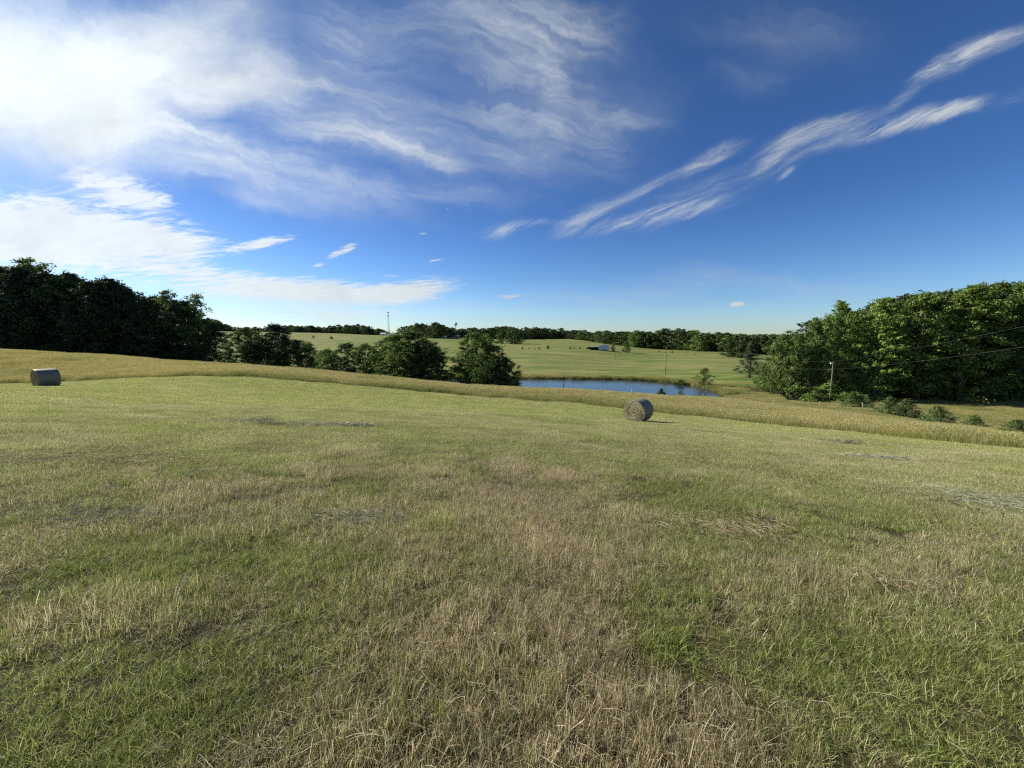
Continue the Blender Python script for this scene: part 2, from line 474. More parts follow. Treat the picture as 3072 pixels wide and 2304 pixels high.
# ground material: colour by zone (mown hay stubble, thatch under tall grass, far pasture)
def ground_mat():
    m, nt, out = new_mat('ground')
    geo = nt.nodes.new('ShaderNodeNewGeometry'); pos = geo.outputs['Position']
    z_mown, z_tall, z_far = attr(nt, 'mown'), attr(nt, 'tall'), attr(nt, 'far')
    n1 = noise(nt, pos, 18.0, 6.0, 0.7); n2 = noise(nt, pos, 1.1, 5.0, 0.6); n3 = noise(nt, pos, 0.12, 4.0, 0.6)
    soil = ramp(nt, n1, [(0.3, (0.022, 0.017, 0.010)), (0.5, (0.050, 0.040, 0.022)), (0.7, (0.10, 0.085, 0.042))])
    mown_far = ramp(nt, (n2 * 0.5 + n1 * 0.3 + n3 * 0.2), [(0.35, (0.14, 0.16, 0.04)), (0.5, (0.23, 0.245, 0.07)), (0.66, (0.32, 0.30, 0.12))])
    thatch = ramp(nt, n1, [(0.3, (0.07, 0.06, 0.02)), (0.55, (0.14, 0.12, 0.045)), (0.75, (0.2, 0.17, 0.07))])
    # far pasture: mowing and grazing bands run across the slope
    sx = mapping(nt, pos, (0, 0, 0), math.radians(-7), (70, 9.0, 200))
    b1 = noise(nt, sx, 1.0, 7.0, 0.68, 1.4); b2 = noise(nt, mapping(nt, pos, (9, 9, 0), math.radians(-4), (26, 3.6, 60)), 1.0, 6.0, 0.7, 1.6)
    b3 = noise(nt, pos, 0.011, 3.0, 0.5)
    pasture = ramp(nt, (b1 * 0.52 + b2 * 0.36 + b3 * 0.12), [(0.38, (0.065, 0.115, 0.020)), (0.45, (0.100, 0.145, 0.028)), (0.50, (0.135, 0.165, 0.042)), (0.545, (0.26, 0.22, 0.10)), (0.60, (0.15, 0.17, 0.05)), (0.66, (0.25, 0.17, 0.09))])
    pasture = mixc(nt, (n2 * 0.9 - 0.25).clamp(), pasture, mixc(nt, 1.0, pasture, (0.62, 0.70, 0.55), 'MULTIPLY'))
    col = mixc(nt, z_mown, soil, mown_far)
    col = mixc(nt, z_tall, col, thatch)
    col = mixc(nt, z_far, col, pasture)
    b = nt.nodes.new('ShaderNodeBsdfPrincipled'); nt.links.new(col, b.inputs['Base Color']); b.inputs['Roughness'].default_value = 1.0
    b.inputs['Specular IOR Level'].default_value = 0.1
    bump = nt.nodes.new('ShaderNodeBump'); bump.inputs['Strength'].default_value = 0.7; bump.inputs['Distance'].default_value = 0.12
    nt.links.new((n1 * 0.5 + n2).s, bump.inputs['Height']); nt.links.new(bump.outputs[0], b.inputs['Normal'])
    nt.links.new(b.outputs[0], out.inputs[0])
    return m
M_GROUND = ground_mat()

def simple_mat(name, col, rough=0.8, metal=0.0, nscale=None, ncol=None, spec=0.3):
    m, nt, out = new_mat(name)
    b = nt.nodes.new('ShaderNodeBsdfPrincipled'); b.inputs['Roughness'].default_value = rough; b.inputs['Metallic'].default_value = metal
    b.inputs['Specular IOR Level'].default_value = spec
    if nscale:
        tcn = nt.nodes.new('ShaderNodeTexCoord')
        f = noise(nt, mapping(nt, tcn.outputs['Object'], (0, 0, 0), 0, nscale, 'POINT'), 1.0, 5.0, 0.6)
        nt.links.new(mixc(nt, f.smooth(0.35, 0.65), col, ncol), b.inputs['Base Color'])
    else:
        b.inputs['Base Color'].default_value = (*col, 1)
    nt.links.new(b.outputs[0], out.inputs[0])
    return m

def foliage_mat(name, lo, mid, hi, trans=0.30, gloss=0.02, var=0.10):
    m, nt, out = new_mat(name)
    r = attr(nt, 'rnd'); c = attr(nt, 'clump')
    oi = nt.nodes.new('ShaderNodeObjectInfo'); o = N(nt, oi.outputs['Random'])
    f = (r * 0.45 + c * 0.55 + (o - 0.5) * var * 3).clamp()
    col = ramp(nt, f, [(0.0, lo), (0.5, mid), (1.0, hi)])
    k = (o * 7.31)._m('FRACT') * 0.35 + 0.82
    col = mixc(nt, 1.0, col, comb(nt, k, k, k), 'MULTIPLY')
    leafy(nt, out, col, trans, gloss, 0.5)
    return m

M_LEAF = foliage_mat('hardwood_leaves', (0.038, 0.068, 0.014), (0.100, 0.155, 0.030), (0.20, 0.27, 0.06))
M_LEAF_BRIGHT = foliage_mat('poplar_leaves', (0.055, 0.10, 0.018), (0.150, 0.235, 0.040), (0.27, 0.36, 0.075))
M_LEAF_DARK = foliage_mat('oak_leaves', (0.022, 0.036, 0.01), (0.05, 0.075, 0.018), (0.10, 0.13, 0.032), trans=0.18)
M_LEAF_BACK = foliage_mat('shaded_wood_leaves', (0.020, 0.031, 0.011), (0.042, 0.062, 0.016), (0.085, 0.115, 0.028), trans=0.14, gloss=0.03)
M_PINE = foliage_mat('pine_needles', (0.022, 0.038, 0.018), (0.038, 0.060, 0.024), (0.060, 0.085, 0.030), trans=0.1)
M_CEDAR = foliage_mat('cedar_sprays', (0.040, 0.065, 0.024), (0.085, 0.13, 0.036), (0.16, 0.21, 0.055), trans=0.12)
M_BARK = simple_mat('bark', (0.10, 0.082, 0.062), 0.95, 0, (6, 6, 1.2), (0.19, 0.165, 0.135))
M_BARK_DARK = simple_mat('dark_bark', (0.045, 0.036, 0.028), 0.95, 0, (6, 6, 1.2), (0.09, 0.075, 0.06))
M_POLE = simple_mat('weathered_pole', (0.30, 0.27, 0.22), 0.9, 0, (9, 9, 1), (0.42, 0.39, 0.34))
M_STEEL = simple_mat('galvanised_steel', (0.35, 0.37, 0.40), 0.5, 0.6)
M_DARKSTEEL = simple_mat('dark_steel', (0.08, 0.085, 0.09), 0.6, 0.3)
M_WIRE = simple_mat('wire', (0.22, 0.23, 0.24), 0.55, 0.5)
M_LINE = simple_mat('line_wire', (0.12, 0.125, 0.13), 0.7, 0.2)
M_WHITE = simple_mat('white_paint', (0.75, 0.77, 0.78), 0.5)
M_HOUSE = simple_mat('pale_house_paint', (0.60, 0.60, 0.57), 0.7)
M_TANK = simple_mat('tank_paint', (0.62, 0.70, 0.72), 0.4)
M_GLASS = simple_mat('dark_window', (0.03, 0.035, 0.04), 0.15, 0, spec=0.6)
M_ROOF = simple_mat('sheet_metal_roof', (0.42, 0.46, 0.52), 0.45, 0.3, (0.6, 3, 1), (0.30, 0.34, 0.40))
M_SIDING = simple_mat('barn_siding', (0.50, 0.56, 0.64), 0.6, 0.1, (1.0, 1.0, 0.2), (0.42, 0.48, 0.56))
M_INSIDE = simple_mat('barn_inside', (0.04, 0.035, 0.03), 0.95)
M_GREYROOF = simple_mat('pale_roof', (0.50, 0.52, 0.53), 0.6)

# ------------------------------------------------------------------ ground sheet
def build_ground():
    front = np.radians(np.arange(-66, 66.01, 0.4)); back = np.radians(np.arange(69, 292, 3.0))
    ang = np.concatenate([front, back])
    rad = [0.35]
    while rad[-1] < 2700: rad.append(rad[-1] * 1.03)
    rad = np.array(rad)
    A, R = np.meshgrid(ang, rad)
    x = (R * np.sin(A)).ravel(); y = (R * np.cos(A)).ravel()
    x = np.append(x, 0.0); y = np.append(y, 0.0)
    z = ground(x, y)
    na, nr = len(ang), len(rad)
    i = np.arange(nr - 1)[:, None] * na; j = np.arange(na)[None]; j2 = (j + 1) % na
    quads = np.stack([i + j, i + j2, i + na + j2, i + na + j], -1).reshape(-1, 4)[:, ::-1]
    c = na * nr
    cap = np.stack([np.arange(na), np.full(na, c), np.full(na, c), (np.arange(na) + 1) % na], -1)
    faces = [tuple(q) for q in quads] + [(int(a[3]), int(a[0]), c) for a in cap]
    r = np.hypot(x, y)
    sd = mown_sd(x, y)
    tall = ((sd > 0.2) & (y < 95)).astype(float)
    psd = pond_sd(x, y)
    far = np.clip((y - 100) / 12, 0, 1)
    far = np.where((psd < 3.5), 0, far); tall = np.where(psd < 3.5, 1, tall)
    mown = np.clip((r - 9) / 14, 0, 1) * (sd < 0.2)
    g = mesh_obj('ground', np.stack([x, y, z], -1), [tuple(int(k) for k in f) for f in faces], M_GROUND, smooth=True, attrs={'mown': mown, 'tall': tall, 'far': far})
    tag(g, kind='structure')
build_ground()

# pond water
def build_pond():
    m, nt, out = new_mat('pond_water')
    b = nt.nodes.new('ShaderNodeBsdfPrincipled'); b.inputs['Base Color'].default_value = (0.02, 0.035, 0.05, 1)
    b.inputs['Roughness'].default_value = 0.09; b.inputs['IOR'].default_value = 1.33
    geo = nt.nodes.new('ShaderNodeNewGeometry')
    nz = noise(nt, mapping(nt, geo.outputs['Position'], (0, 0, 0), 0.3, (1.4, 0.5, 1)), 1.0, 5.0, 0.6)
    bp = nt.nodes.new('ShaderNodeBump'); bp.inputs['Strength'].default_value = 0.55; bp.inputs['Distance'].default_value = 0.05
    nt.links.new(nz.s, bp.inputs['Height']); nt.links.new(bp.outputs[0], b.inputs['Normal'])
    nt.links.new(b.outputs[0], out.inputs[0])
    # water reaches a little under the banks
    c = POND.mean(0); out_p = c + (POND - c) * 1.02
    verts = [(p[0], p[1], POND_Z) for p in out_p] + [(c[0], c[1], POND_Z)]
    n = len(POND)
    w = mesh_obj('pond_water', verts, [((i + 1) % n, i, n) for i in range(n)], m)
    if w.data.polygons[0].normal.z < 0:
        w.data.flip_normals()
    tag(w, 'blue farm pond at the foot of the hill', 'pond', kind='structure')
build_pond()

# ------------------------------------------------------------------ grass
def blade_mesh(rng, pos, h, w, lean, curl, yaw, base_z=0.0, segs=2, tipw=0.0):
    """ribbons: returns verts, quads; n blades with segs+1 cross sections"""
    n = len(pos)
    d = np.stack([np.cos(yaw), np.sin(yaw)], -1)
    sa = rng.uniform(0, 2 * PI, n)
    s = np.stack([np.cos(sa), np.sin(sa)], -1)
    V = []
    for k in range(segs + 1):
        t = k / segs
        c = pos + d * (h * (lean * t + curl * t * t))[:, None]
        z = base_z + h * t * np.sqrt(np.maximum(0.05, 1 - np.minimum(0.95, (lean + curl * t) ** 2 * 0.6)))
        ww = w * (1 - t) + w * tipw * t + 0.0002
        if k == 0: ww = w * 0.8
        a = c + s * (ww / 2)[:, None]; b = c - s * (ww / 2)[:, None]
        V.append(np.concatenate([a, np.broadcast_to(z, (n,))[:, None]], -1)); V.append(np.concatenate([b, np.broadcast_to(z, (n,))[:, None]], -1))
    V = np.stack(V, 1)                         # n, 2(segs+1), 3
    m = 2 * (segs + 1)
    base = np.arange(n)[:, None] * m
    F_ = np.concatenate([base + np.array([[2 * k, 2 * k + 1, 2 * k + 3, 2 * k + 2]]) for k in range(segs)], 0)
    return V.reshape(-1, 3), F_, m

def join(parts):
    vs, fs, rr, r2 = [], [], [], []; o = 0
    for V, F_, m, rnd, rnd2 in parts:
        vs.append(V); fs.append(F_ + o); o += len(V)
        rr.append(np.repeat(rnd, m)); r2.append(np.repeat(rnd2, m))
    return np.concatenate(vs), np.concatenate(fs), np.concatenate(rr), np.concatenate(r2)

def disc(rng, n, R):
    r = R * np.sqrt(rng.uniform(0, 1, n)) ** 0.9; a = rng.uniform(0, 2 * PI, n)
    return np.stack([r * np.cos(a), r * np.sin(a)], -1)

def patch(name, seed, mat, R, rows, link=False):
    """rows: dicts of blade families"""
    rng = np.random.default_rng(seed)
    parts = []
    for q in rows:
        n = q['n']
        if q.get('tufts'):
            c = disc(rng, q['tufts'], R); k = rng.integers(0, q['tufts'], n)
            pos = c[k] + rng.normal(0, q.get('spread', 0.02), (n, 2))
        else:
            pos = disc(rng, n, R)
        h = rng.uniform(*q['h'], n) * rng.uniform(0.7, 1.15, n); w = rng.uniform(*q['w'], n)
        lean = np.abs(rng.normal(0, q['lean'], n)); curl = rng.uniform(0, q['curl'], n)
        yaw = rng.uniform(0, 2 * PI, n) if q.get('yaw') is None else rng.normal(q['yaw'], q.get('yawsd', 0.8), n)
        bz = rng.uniform(*q.get('bz', (0, 0)), n) if q.get('bz') else 0.0
        V, F_, m = blade_mesh(rng, pos, h, w, lean, curl, yaw, bz, q.get('segs', 2), q.get('tipw', 0.0))
        if q.get('flat'):
            V = V.reshape(n, m, 3); zz = rng.uniform(*q['flat'], (n, 2))
            t = np.repeat(np.linspace(0, 1, m // 2), 2)[None]
            V[:, :, 2] = zz[:, :1] * (1 - t) + zz[:, 1:] * t + 0.012 * np.sin(t * PI)
            V = V.reshape(-1, 3)
        r2 = rng.uniform(*q.get('r2', (0, 1)), n)
        parts.append((V, F_, m, rng.uniform(*q.get('r', (0, 1)), n), r2))
    V, F_, a, b = join(parts)
    return mesh_obj(name, V, F_, mat, link=link, attrs={'rnd': a, 'rnd2': b})

def scatter_tree():
    ng = bpy.data.node_groups.new('scatter_tufts', 'GeometryNodeTree')
    ng.interface.new_socket('Geometry', in_out='INPUT', socket_type='NodeSocketGeometry')
    ng.interface.new_socket('Tufts', in_out='INPUT', socket_type='NodeSocketCollection')
    ng.interface.new_socket('Geometry', in_out='OUTPUT', socket_type='NodeSocketGeometry')
    nd = ng.nodes; gi = nd.new('NodeGroupInput'); go = nd.new('NodeGroupOutput')
    ci = nd.new('GeometryNodeCollectionInfo'); ci.inputs['Separate Children'].default_value = True; ci.inputs['Reset Children'].default_value = True
    ip = nd.new('GeometryNodeInstanceOnPoints'); ip.inputs['Pick Instance'].default_value = True
    def named(nm, dt):
        n = nd.new('GeometryNodeInputNamedAttribute'); n.data_type = dt; n.inputs[0].default_value = nm
        return [s for s in n.outputs if s.enabled][0]
    er = nd.new('FunctionNodeEulerToRotation')
    L = ng.links.new
    L(gi.outputs[0], ip.inputs['Points']); L(gi.outputs[1], ci.inputs['Collection']); L(ci.outputs[0], ip.inputs['Instance'])
    L(named('idx', 'INT'), ip.inputs['Instance Index']); L(named('rot', 'FLOAT_VECTOR'), er.inputs[0]); L(er.outputs[0], ip.inputs['Rotation'])
    L(named('scl', 'FLOAT_VECTOR'), ip.inputs['Scale']); L(ip.outputs[0], go.inputs[0])
    return ng
SCATTER = scatter_tree()

def euler_from_normals(x, y, yaw, e=0.25):
    nx = -(ground(x + e, y) - ground(x - e, y)) / (2 * e); ny = -(ground(x, y + e) - ground(x, y - e)) / (2 * e)
    nrm = np.stack([nx, ny, np.ones_like(nx)], -1); nrm /= np.linalg.norm(nrm, axis=1)[:, None]
    t = np.stack([np.cos(yaw), np.sin(yaw), np.zeros_like(yaw)], -1)
    t -= nrm * (t * nrm).sum(1)[:, None]; t /= np.linalg.norm(t, axis=1)[:, None]
    b = np.cross(nrm, t)
    # R columns t,b,n ; XYZ euler
    ey = np.arcsin(np.clip(-t[:, 2], -1, 1)); ex = np.arctan2(b[:, 2], nrm[:, 2]); ez = np.arctan2(t[:, 1], t[:, 0])
    return np.stack([ex, ey, ez], -1)

def scatter(name, tufts, x, y, idx, scl, dry, seed=0, sink=0.01, label=None, e=0.25):
    rng = np.random.default_rng(seed)
    col = bpy.data.collections.new(name + '_source')
    for i, t in enumerate(tufts):
        t.name = '%s_tuft_%02d' % (name, i); col.objects.link(t)
    n = len(x)
    z = ground(x, y) - sink
    rot = euler_from_normals(x, y, rng.uniform(0, 2 * PI, n), e)
    me = bpy.data.meshes.new(name); me.vertices.add(n)
    me.vertices.foreach_set('co', np.stack([x, y, z], -1).astype(np.float32).ravel())
    def put(nm, tp, key, arr):
        a = me.attributes.new(nm, tp, 'POINT'); a.data.foreach_set(key, np.ascontiguousarray(arr).ravel())
    put('idx', 'INT', 'value', idx.astype(np.int32)); put('rot', 'FLOAT_VECTOR', 'vector', rot.astype(np.float32))
    if np.ndim(scl) == 1: scl = np.stack([scl] * 3, -1)
    put('scl', 'FLOAT_VECTOR', 'vector', scl.astype(np.float32)); put('dry', 'FLOAT', 'value', dry.astype(np.float32))
    ob = bpy.data.objects.new(name, me); scene.collection.objects.link(ob)
    md = ob.modifiers.new('scatter', 'NODES'); md.node_group = SCATTER
    md[[s.identifier for s in SCATTER.interface.items_tree if s.name == 'Tufts'][0]] = col
    tag(ob, label, 'grass', kind='stuff')
    return ob

def dryness(x, y):
    """how dried-out the sward is: broad drifts plus the patches seen in the field"""
    r = np.hypot(x, y)
    v = 0.42 + (fbm(x / 2.6, y / 2.6, 21, 4) - 0.5) * 1.2 + (fbm(x / 0.45, y / 0.45, 33, 3) - 0.5) * 1.5
    for bx, by, br, amt in ((0.1, 1.5, 0.75, 0.12), (0.45, 2.5, 1.1, 0.10), (-0.35, 2.1, 0.6, 0.2), (-1.55, 1.7, 0.75, -0.42), (-2.3, 3.2, 1.0, -0.28), (1.7, 2.2, 0.8, -0.18),
                            (2.3, 1.6, 0.7, -0.3), (0.3, 6.0, 1.6, 0.22), (2.6, 5.0, 1.6, -0.2), (-2.2, 5.5, 1.5, -0.2), (6, 7, 2.5, -0.15), (-6, 11, 3.5, 0.18), (5, 14, 4, 0.15), (-1.5, 8.5, 1.8, -0.25)):
        v = v + amt * np.exp(-((x - bx) ** 2 + (y - by) ** 2) / (br * br))
    sd = mown_sd(x, y)
    v = v + 0.20 * np.sin(sd * 2 * PI / 3.1 + 2 * fbm(x / 6, y / 6, 77, 2)) * np.clip((r - 6) / 12, 0, 1)
    return np.clip(v, 0.04, 0.93)

def grid(x0, x1, y0, y1, step, rng, jit=0.5):
    gx, gy = np.meshgrid(np.arange(x0, x1, step), np.arange(y0, y1, step))
    x = gx.ravel() + rng.uniform(-jit, jit, gx.size) * step; y = gy.ravel() + rng.uniform(-jit, jit, gy.size) * step
    return x, y

def build_grass():
    near, mid, fard = [], [], []
    for s in range(5):            # green and mixed sward
        near.append(patch('t', 100 + s, M_NEAR, 0.30, [
            dict(n=470, h=(0.04, 0.095), w=(0.0022, 0.0046), lean=0.45, curl=0.75, tufts=34, spread=0.018, segs=3, r2=(0.0, 1.0)),
            dict(n=200, h=(0.03, 0.07), w=(0.0016, 0.0034), lean=0.45, curl=0.5, r2=(0, 0.9)),
            dict(n=70, h=(0.03, 0.09), w=(0.0010, 0.0022), lean=1.0, curl=0.4, flat=(0.01, 0.07), r2=(0, 0.35), r=(0.4, 1)),
        ]))
    for s in range(5):            # stubble: stiff cut stems and thatch
        near.append(patch('t', 200 + s, M_NEAR, 0.30, [
            dict(n=520, h=(0.05, 0.125), w=(0.0014, 0.0028), lean=0.32, curl=0.15, tufts=42, spread=0.016, segs=2, tipw=0.6, r2=(0, 0.95)),
            dict(n=200, h=(0.03, 0.08), w=(0.0016, 0.0034), lean=0.5, curl=0.4, r2=(0.1, 1)),
            dict(n=150, h=(0.03, 0.10), w=(0.0012, 0.0026), lean=1.0, curl=0.5, flat=(0.01, 0.085), segs=3, tipw=0.6, r2=(0, 0.4), r=(0.3, 1)),
        ]))
    for s in range(3):            # leafy clumps: broad blades and small weeds
        near.append(patch('t', 250 + s, M_NEAR, 0.16, [
            dict(n=330, h=(0.05, 0.12), w=(0.004, 0.0085), lean=0.6, curl=0.9, tufts=9, spread=0.022, segs=3, r2=(0.45, 1.6), r=(0.1, 0.8)),
            dict(n=110, h=(0.02, 0.05), w=(0.008, 0.014), lean=0.9, curl=0.6, tufts=12, spread=0.03, segs=2, tipw=0.5, r2=(0.6, 1.6), r=(0.0, 0.5)),
        ]))
    rng = np.random.default_rng(7)
    x, y = grid(-14, 14, -0.6, 8.6, 0.19, rng)
    r = np.hypot(x, y)
    keep = (np.abs(x) < 1.45 * y + 1.7) & (r > 0.25) & (r < 9.5) & ((r < 5.2) | (rng.uniform(0, 1, len(x)) < 0.62))
    x, y = x[keep], y[keep]
    dr = dryness(x, y)
    idx = rng.integers(0, 5, len(x)) + np.where(rng.uniform(0, 1, len(x)) < (dr - 0.12) * 1.25, 5, 0)
    hgt = 0.15 + fbm(x / 0.55, y / 0.55, 61, 3) * 0.85 + fbm(x / 0.2, y / 0.2, 63, 2) * 0.75
    weed = (rng.uniform(0, 1, len(x)) < 0.10) & (fbm(x / 1.2, y / 1.2, 91, 2) > 0.42)
    idx = np.where(weed, 10 + rng.integers(0, 3, len(x)), idx)
    bare = fbm(x / 0.33, y / 0.33, 71, 2)
    hgt = np.where(bare < 0.33, hgt * 0.42, hgt)
    s = rng.uniform(0.85, 1.15, len(x))
    scatter('mown_grass', near, x, y, idx, np.stack([s, s, s * hgt], -1), dr, 1, label='mown hay stubble and short grass close to the viewer')

    for s in range(4):
        mid.append(patch('t', 300 + s, M_MID, 0.7, [
            dict(n=900, h=(0.04, 0.09), w=(0.004, 0.0075), lean=0.35, curl=0.6, tufts=120, spread=0.03),
            dict(n=500, h=(0.03, 0.07), w=(0.003, 0.007), lean=0.5, curl=0.4),
            dict(n=120, h=(0.08, 0.22), w=(0.002, 0.004), lean=1.0, curl=0.4, flat=(0.02, 0.08), r2=(0, 0.3), r=(0.5, 1))]))
    x, y = grid(-42, 36, 1, 27, 0.52, rng)
    r = np.hypot(x, y)
    keep = (np.abs(x) < 1.42 * y + 2.5) & (r > 8.2) & (r < 27) & (mown_sd(x, y) < 0.1)
    x, y = x[keep], y[keep]; dr = dryness(x, y) * 0.68 + 0.02
    s = rng.uniform(0.85, 1.15, len(x))
    scatter('mown_grass_beyond', mid, x, y, rng.integers(0, 4, len(x)), np.stack([s, s, s * (0.5 + fbm(x / 1.3, y / 1.3, 62, 3) * 0.9)], -1), dr, 2, label='mown grass across the middle of the field')

    for s in range(4):
        fard.append(patch('t', 400 + s, M_MID, 1.7, [
            dict(n=1500, h=(0.05, 0.10), w=(0.010, 0.020), lean=0.4, curl=0.6, tufts=260, spread=0.06, r=(0.2, 1)),
            dict(n=900, h=(0.04, 0.08), w=(0.009, 0.018), lean=0.5, curl=0.4, r=(0.2, 1))]))
    x, y = grid(-90, 36, 3, 52, 1.25, rng)
    r = np.hypot(x, y)
    keep = (np.abs(x) < 1.42 * y + 4) & (r > 25) & (mown_sd(x, y) < -0.5)
    x, y = x[keep], y[keep]; dr = dryness(x * 0.5, y * 1.3) * 0.50 + 0.04
    s = rng.uniform(0.85, 1.15, len(x))
    scatter('mown_grass_far', fard, x, y, rng.integers(0, 4, len(x)), np.stack([s, s, s * 0.9], -1), dr, 3, label='mown grass running up to the uncut strip', e=1.0)

    # uncut hay beyond the mown edge
    tall, edge = [], []
    for s in range(5):
        tall.append(patch('t', 500 + s, M_TALL, 1.0, [
            dict(n=520, h=(0.50, 0.90), w=(0.005, 0.010), lean=0.22, curl=0.35, tufts=90, spread=0.08, segs=3, tipw=0.3, r2=(0, 0.75)),
            dict(n=420, h=(0.10, 0.20), w=(0.010, 0.020), lean=0.35, curl=0.3, bz=(0.42, 0.74), segs=2, tipw=0.25, r2=(0, 0.55)),     # seed heads
            dict(n=520, h=(0.22, 0.5), w=(0.010, 0.018), lean=0.4, curl=0.6, tufts=80, spread=0.1, segs=3, r2=(0.45, 1.0)),         # green leaf in the bottom
        ]))
    x, y = grid(-150, 130, -6, 94, 0.95, rng)
    r = np.hypot(x, y); sd = mown_sd(x, y)
    # up to the fence line; beyond it the grazed meadow grass is shorter
    fy = np.interp(x, FENCE[:, 0], FENCE[:, 1]); fy = np.where(x > FENCE[-1, 0], 0, fy)
    keep = (np.abs(x) < 1.5 * y + 6) & (sd > 0.35) & (y > 6)
    keep &= pond_sd(x, y) > 0.6
    keep &= ~((x > 62) & (y > 88)) & ~((x < -30) & (y > 96))
    x, y, sd, fy = x[keep], y[keep], sd[keep], fy[keep]
    beyond = (y > fy) & (x > 20)
    dr = 0.58 + (fbm(x / 7, y / 7, 51, 3) - 0.5) * 0.9 - 0.35 * np.exp(-sd / 1.6) + (fbm(x / 2, y / 2, 55, 2) - 0.5) * 0.3
    dr = np.where(beyond, dr - 0.22, dr)
    hh = (0.46 + fbm(x / 3, y / 3, 57, 3) * 0.45) * (0.72 + 0.55 * fbm(x / 9, y / 9, 59, 2)) * np.where(beyond, 0.55, 1.0) * np.clip(0.55 + sd * 0.3, 0.6, 1)
    s = rng.uniform(0.9, 1.15, len(x))
    scatter('tall_grass', tall, x, y, rng.integers(0, 5, len(x)), np.stack([s, s, s * hh], -1), np.clip(dr, 0.02, 0.97), 4, label='uncut golden hay grass beyond the mown edge', e=0.6)

    # rough bank round the pond
    x, y = grid(-50, 72, 84, 150, 0.9, rng)
    ps = pond_sd(x, y)
    keep = (ps > 0.25) & (ps < 6.5 + 3 * fbm(x / 5, y / 5, 9, 2)) & (y > 92) & (rng.uniform(0, 1, len(x)) < 1.15 - ps / 9)
    x, y, ps = x[keep], y[keep], ps[keep]
    s = rng.uniform(0.8, 1.3, len(x))
    scatter('bank_grass', [t.copy() for t in tall], x, y, rng.integers(0, 5, len(x)), np.stack([s, s, s * (0.35 + fbm(x / 2, y / 2, 12, 3) * 1.1) * np.clip(1.25 - ps / 9, 0.3, 1)], -1),
            np.clip(0.35 + (fbm(x / 4, y / 4, 14, 3) - 0.5) * 1.3, 0.02, 0.95), 5, label='rough grass along the far bank of the pond', e=0.6)
build_grass()


# ------------------------------------------------------------------ trees
def tube(pts, radii, sides=7):
    pts = [Vector(p) for p in pts]; V = []; Fc = []
    for i, p in enumerate(pts):
        d = (pts[min(i + 1, len(pts) - 1)] - pts[max(i - 1, 0)]).normalized()
        a = d.orthogonal().normalized(); b = d.cross(a)
        for k in range(sides):
            t = 2 * PI * k / sides
            V.append(tuple(p + (a * math.cos(t) + b * math.sin(t)) * radii[i]))
    for i in range(len(pts) - 1):
        for k in range(sides):
            k2 = (k + 1) % sides
            Fc.append((i * sides + k, i * sides + k2, (i + 1) * sides + k2, (i + 1) * sides + k))
    Fc.append(tuple(range(sides))[::-1]); Fc.append(tuple((len(pts) - 1) * sides + k for k in range(sides)))
    return V, Fc

class MB:
    def __init__(s): s.v = []; s.f = []
    def add(s, V, Fc):
        o = len(s.v); s.v += [tuple(p) for p in V]; s.f += [tuple(i + o for i in f) for f in Fc]; return s
    def tube(s, pts, radii, sides=7): return s.add(*tube(pts, radii, sides))
    def box(s, c, d, rz=0.0):
        cx, cy, cz = c; hx, hy, hz = d[0] / 2, d[1] / 2, d[2] / 2; ca, sa = math.cos(rz), math.sin(rz)
        V = [(cx + x * ca - y * sa, cy + x * sa + y * ca, cz + z) for z in (-hz, hz) for x, y in ((-hx, -hy), (hx, -hy), (hx, hy), (-hx, hy))]
        return s.add(V, [(3, 2, 1, 0), (4, 5, 6, 7), (0, 1, 5, 4), (1, 2, 6, 5), (2, 3, 7, 6), (3, 0, 4, 7)])
    def build(s, name, mat, parent=None, smooth=False, link=True):
        return mesh_obj(name, s.v, s.f, mat, parent, smooth, link=link)

def leaf_cards(rng, P, Nrm, size, cl):
    n = len(P)
    a = rng.normal(0, 1, (n, 3)); a -= Nrm * (a * Nrm).sum(1)[:, None]; a /= np.linalg.norm(a, axis=1)[:, None] + 1e-9
    b = np.cross(Nrm, a)
    s = size * rng.uniform(0.6, 1.3, n)[:, None]
    asp = rng.uniform(0.45, 0.8, n)[:, None]
    v = np.stack([P + a * s, P + b * s * asp, P - a * s * 0.9, P - b * s * asp], 1)
    f = np.arange(4 * n).reshape(n, 4)
    return v.reshape(-1, 3), f, np.repeat(rng.uniform(0, 1, n), 4), np.repeat(cl, 4)

ENV = {
    'round': [(0, 0.55), (0.15, 0.85), (0.35, 1.0), (0.6, 0.95), (0.8, 0.72), (0.93, 0.42), (1, 0.08)],
    'oval':  [(0, 0.45), (0.2, 0.8), (0.45, 1.0), (0.7, 0.8), (0.88, 0.5), (1, 0.08)],
    'poplar': [(0, 0.6), (0.2, 1.0), (0.45, 0.92), (0.7, 0.66), (0.88, 0.38), (1, 0.06)],
    'cone':  [(0, 0.85), (0.12, 1.0), (0.4, 0.74), (0.7, 0.42), (0.9, 0.18), (1, 0.03)],
    'flat':  [(0, 0.35), (0.25, 0.8), (0.5, 1.0), (0.75, 0.9), (0.92, 0.6), (1, 0.2)],
    'juniper': [(0, 0.9), (0.15, 1.0), (0.35, 0.80), (0.65, 0.48), (0.88, 0.18), (1, 0.04)],
    'bush':  [(0, 0.95), (0.3, 1.0), (0.6, 0.8), (0.85, 0.5), (1, 0.1)],
}
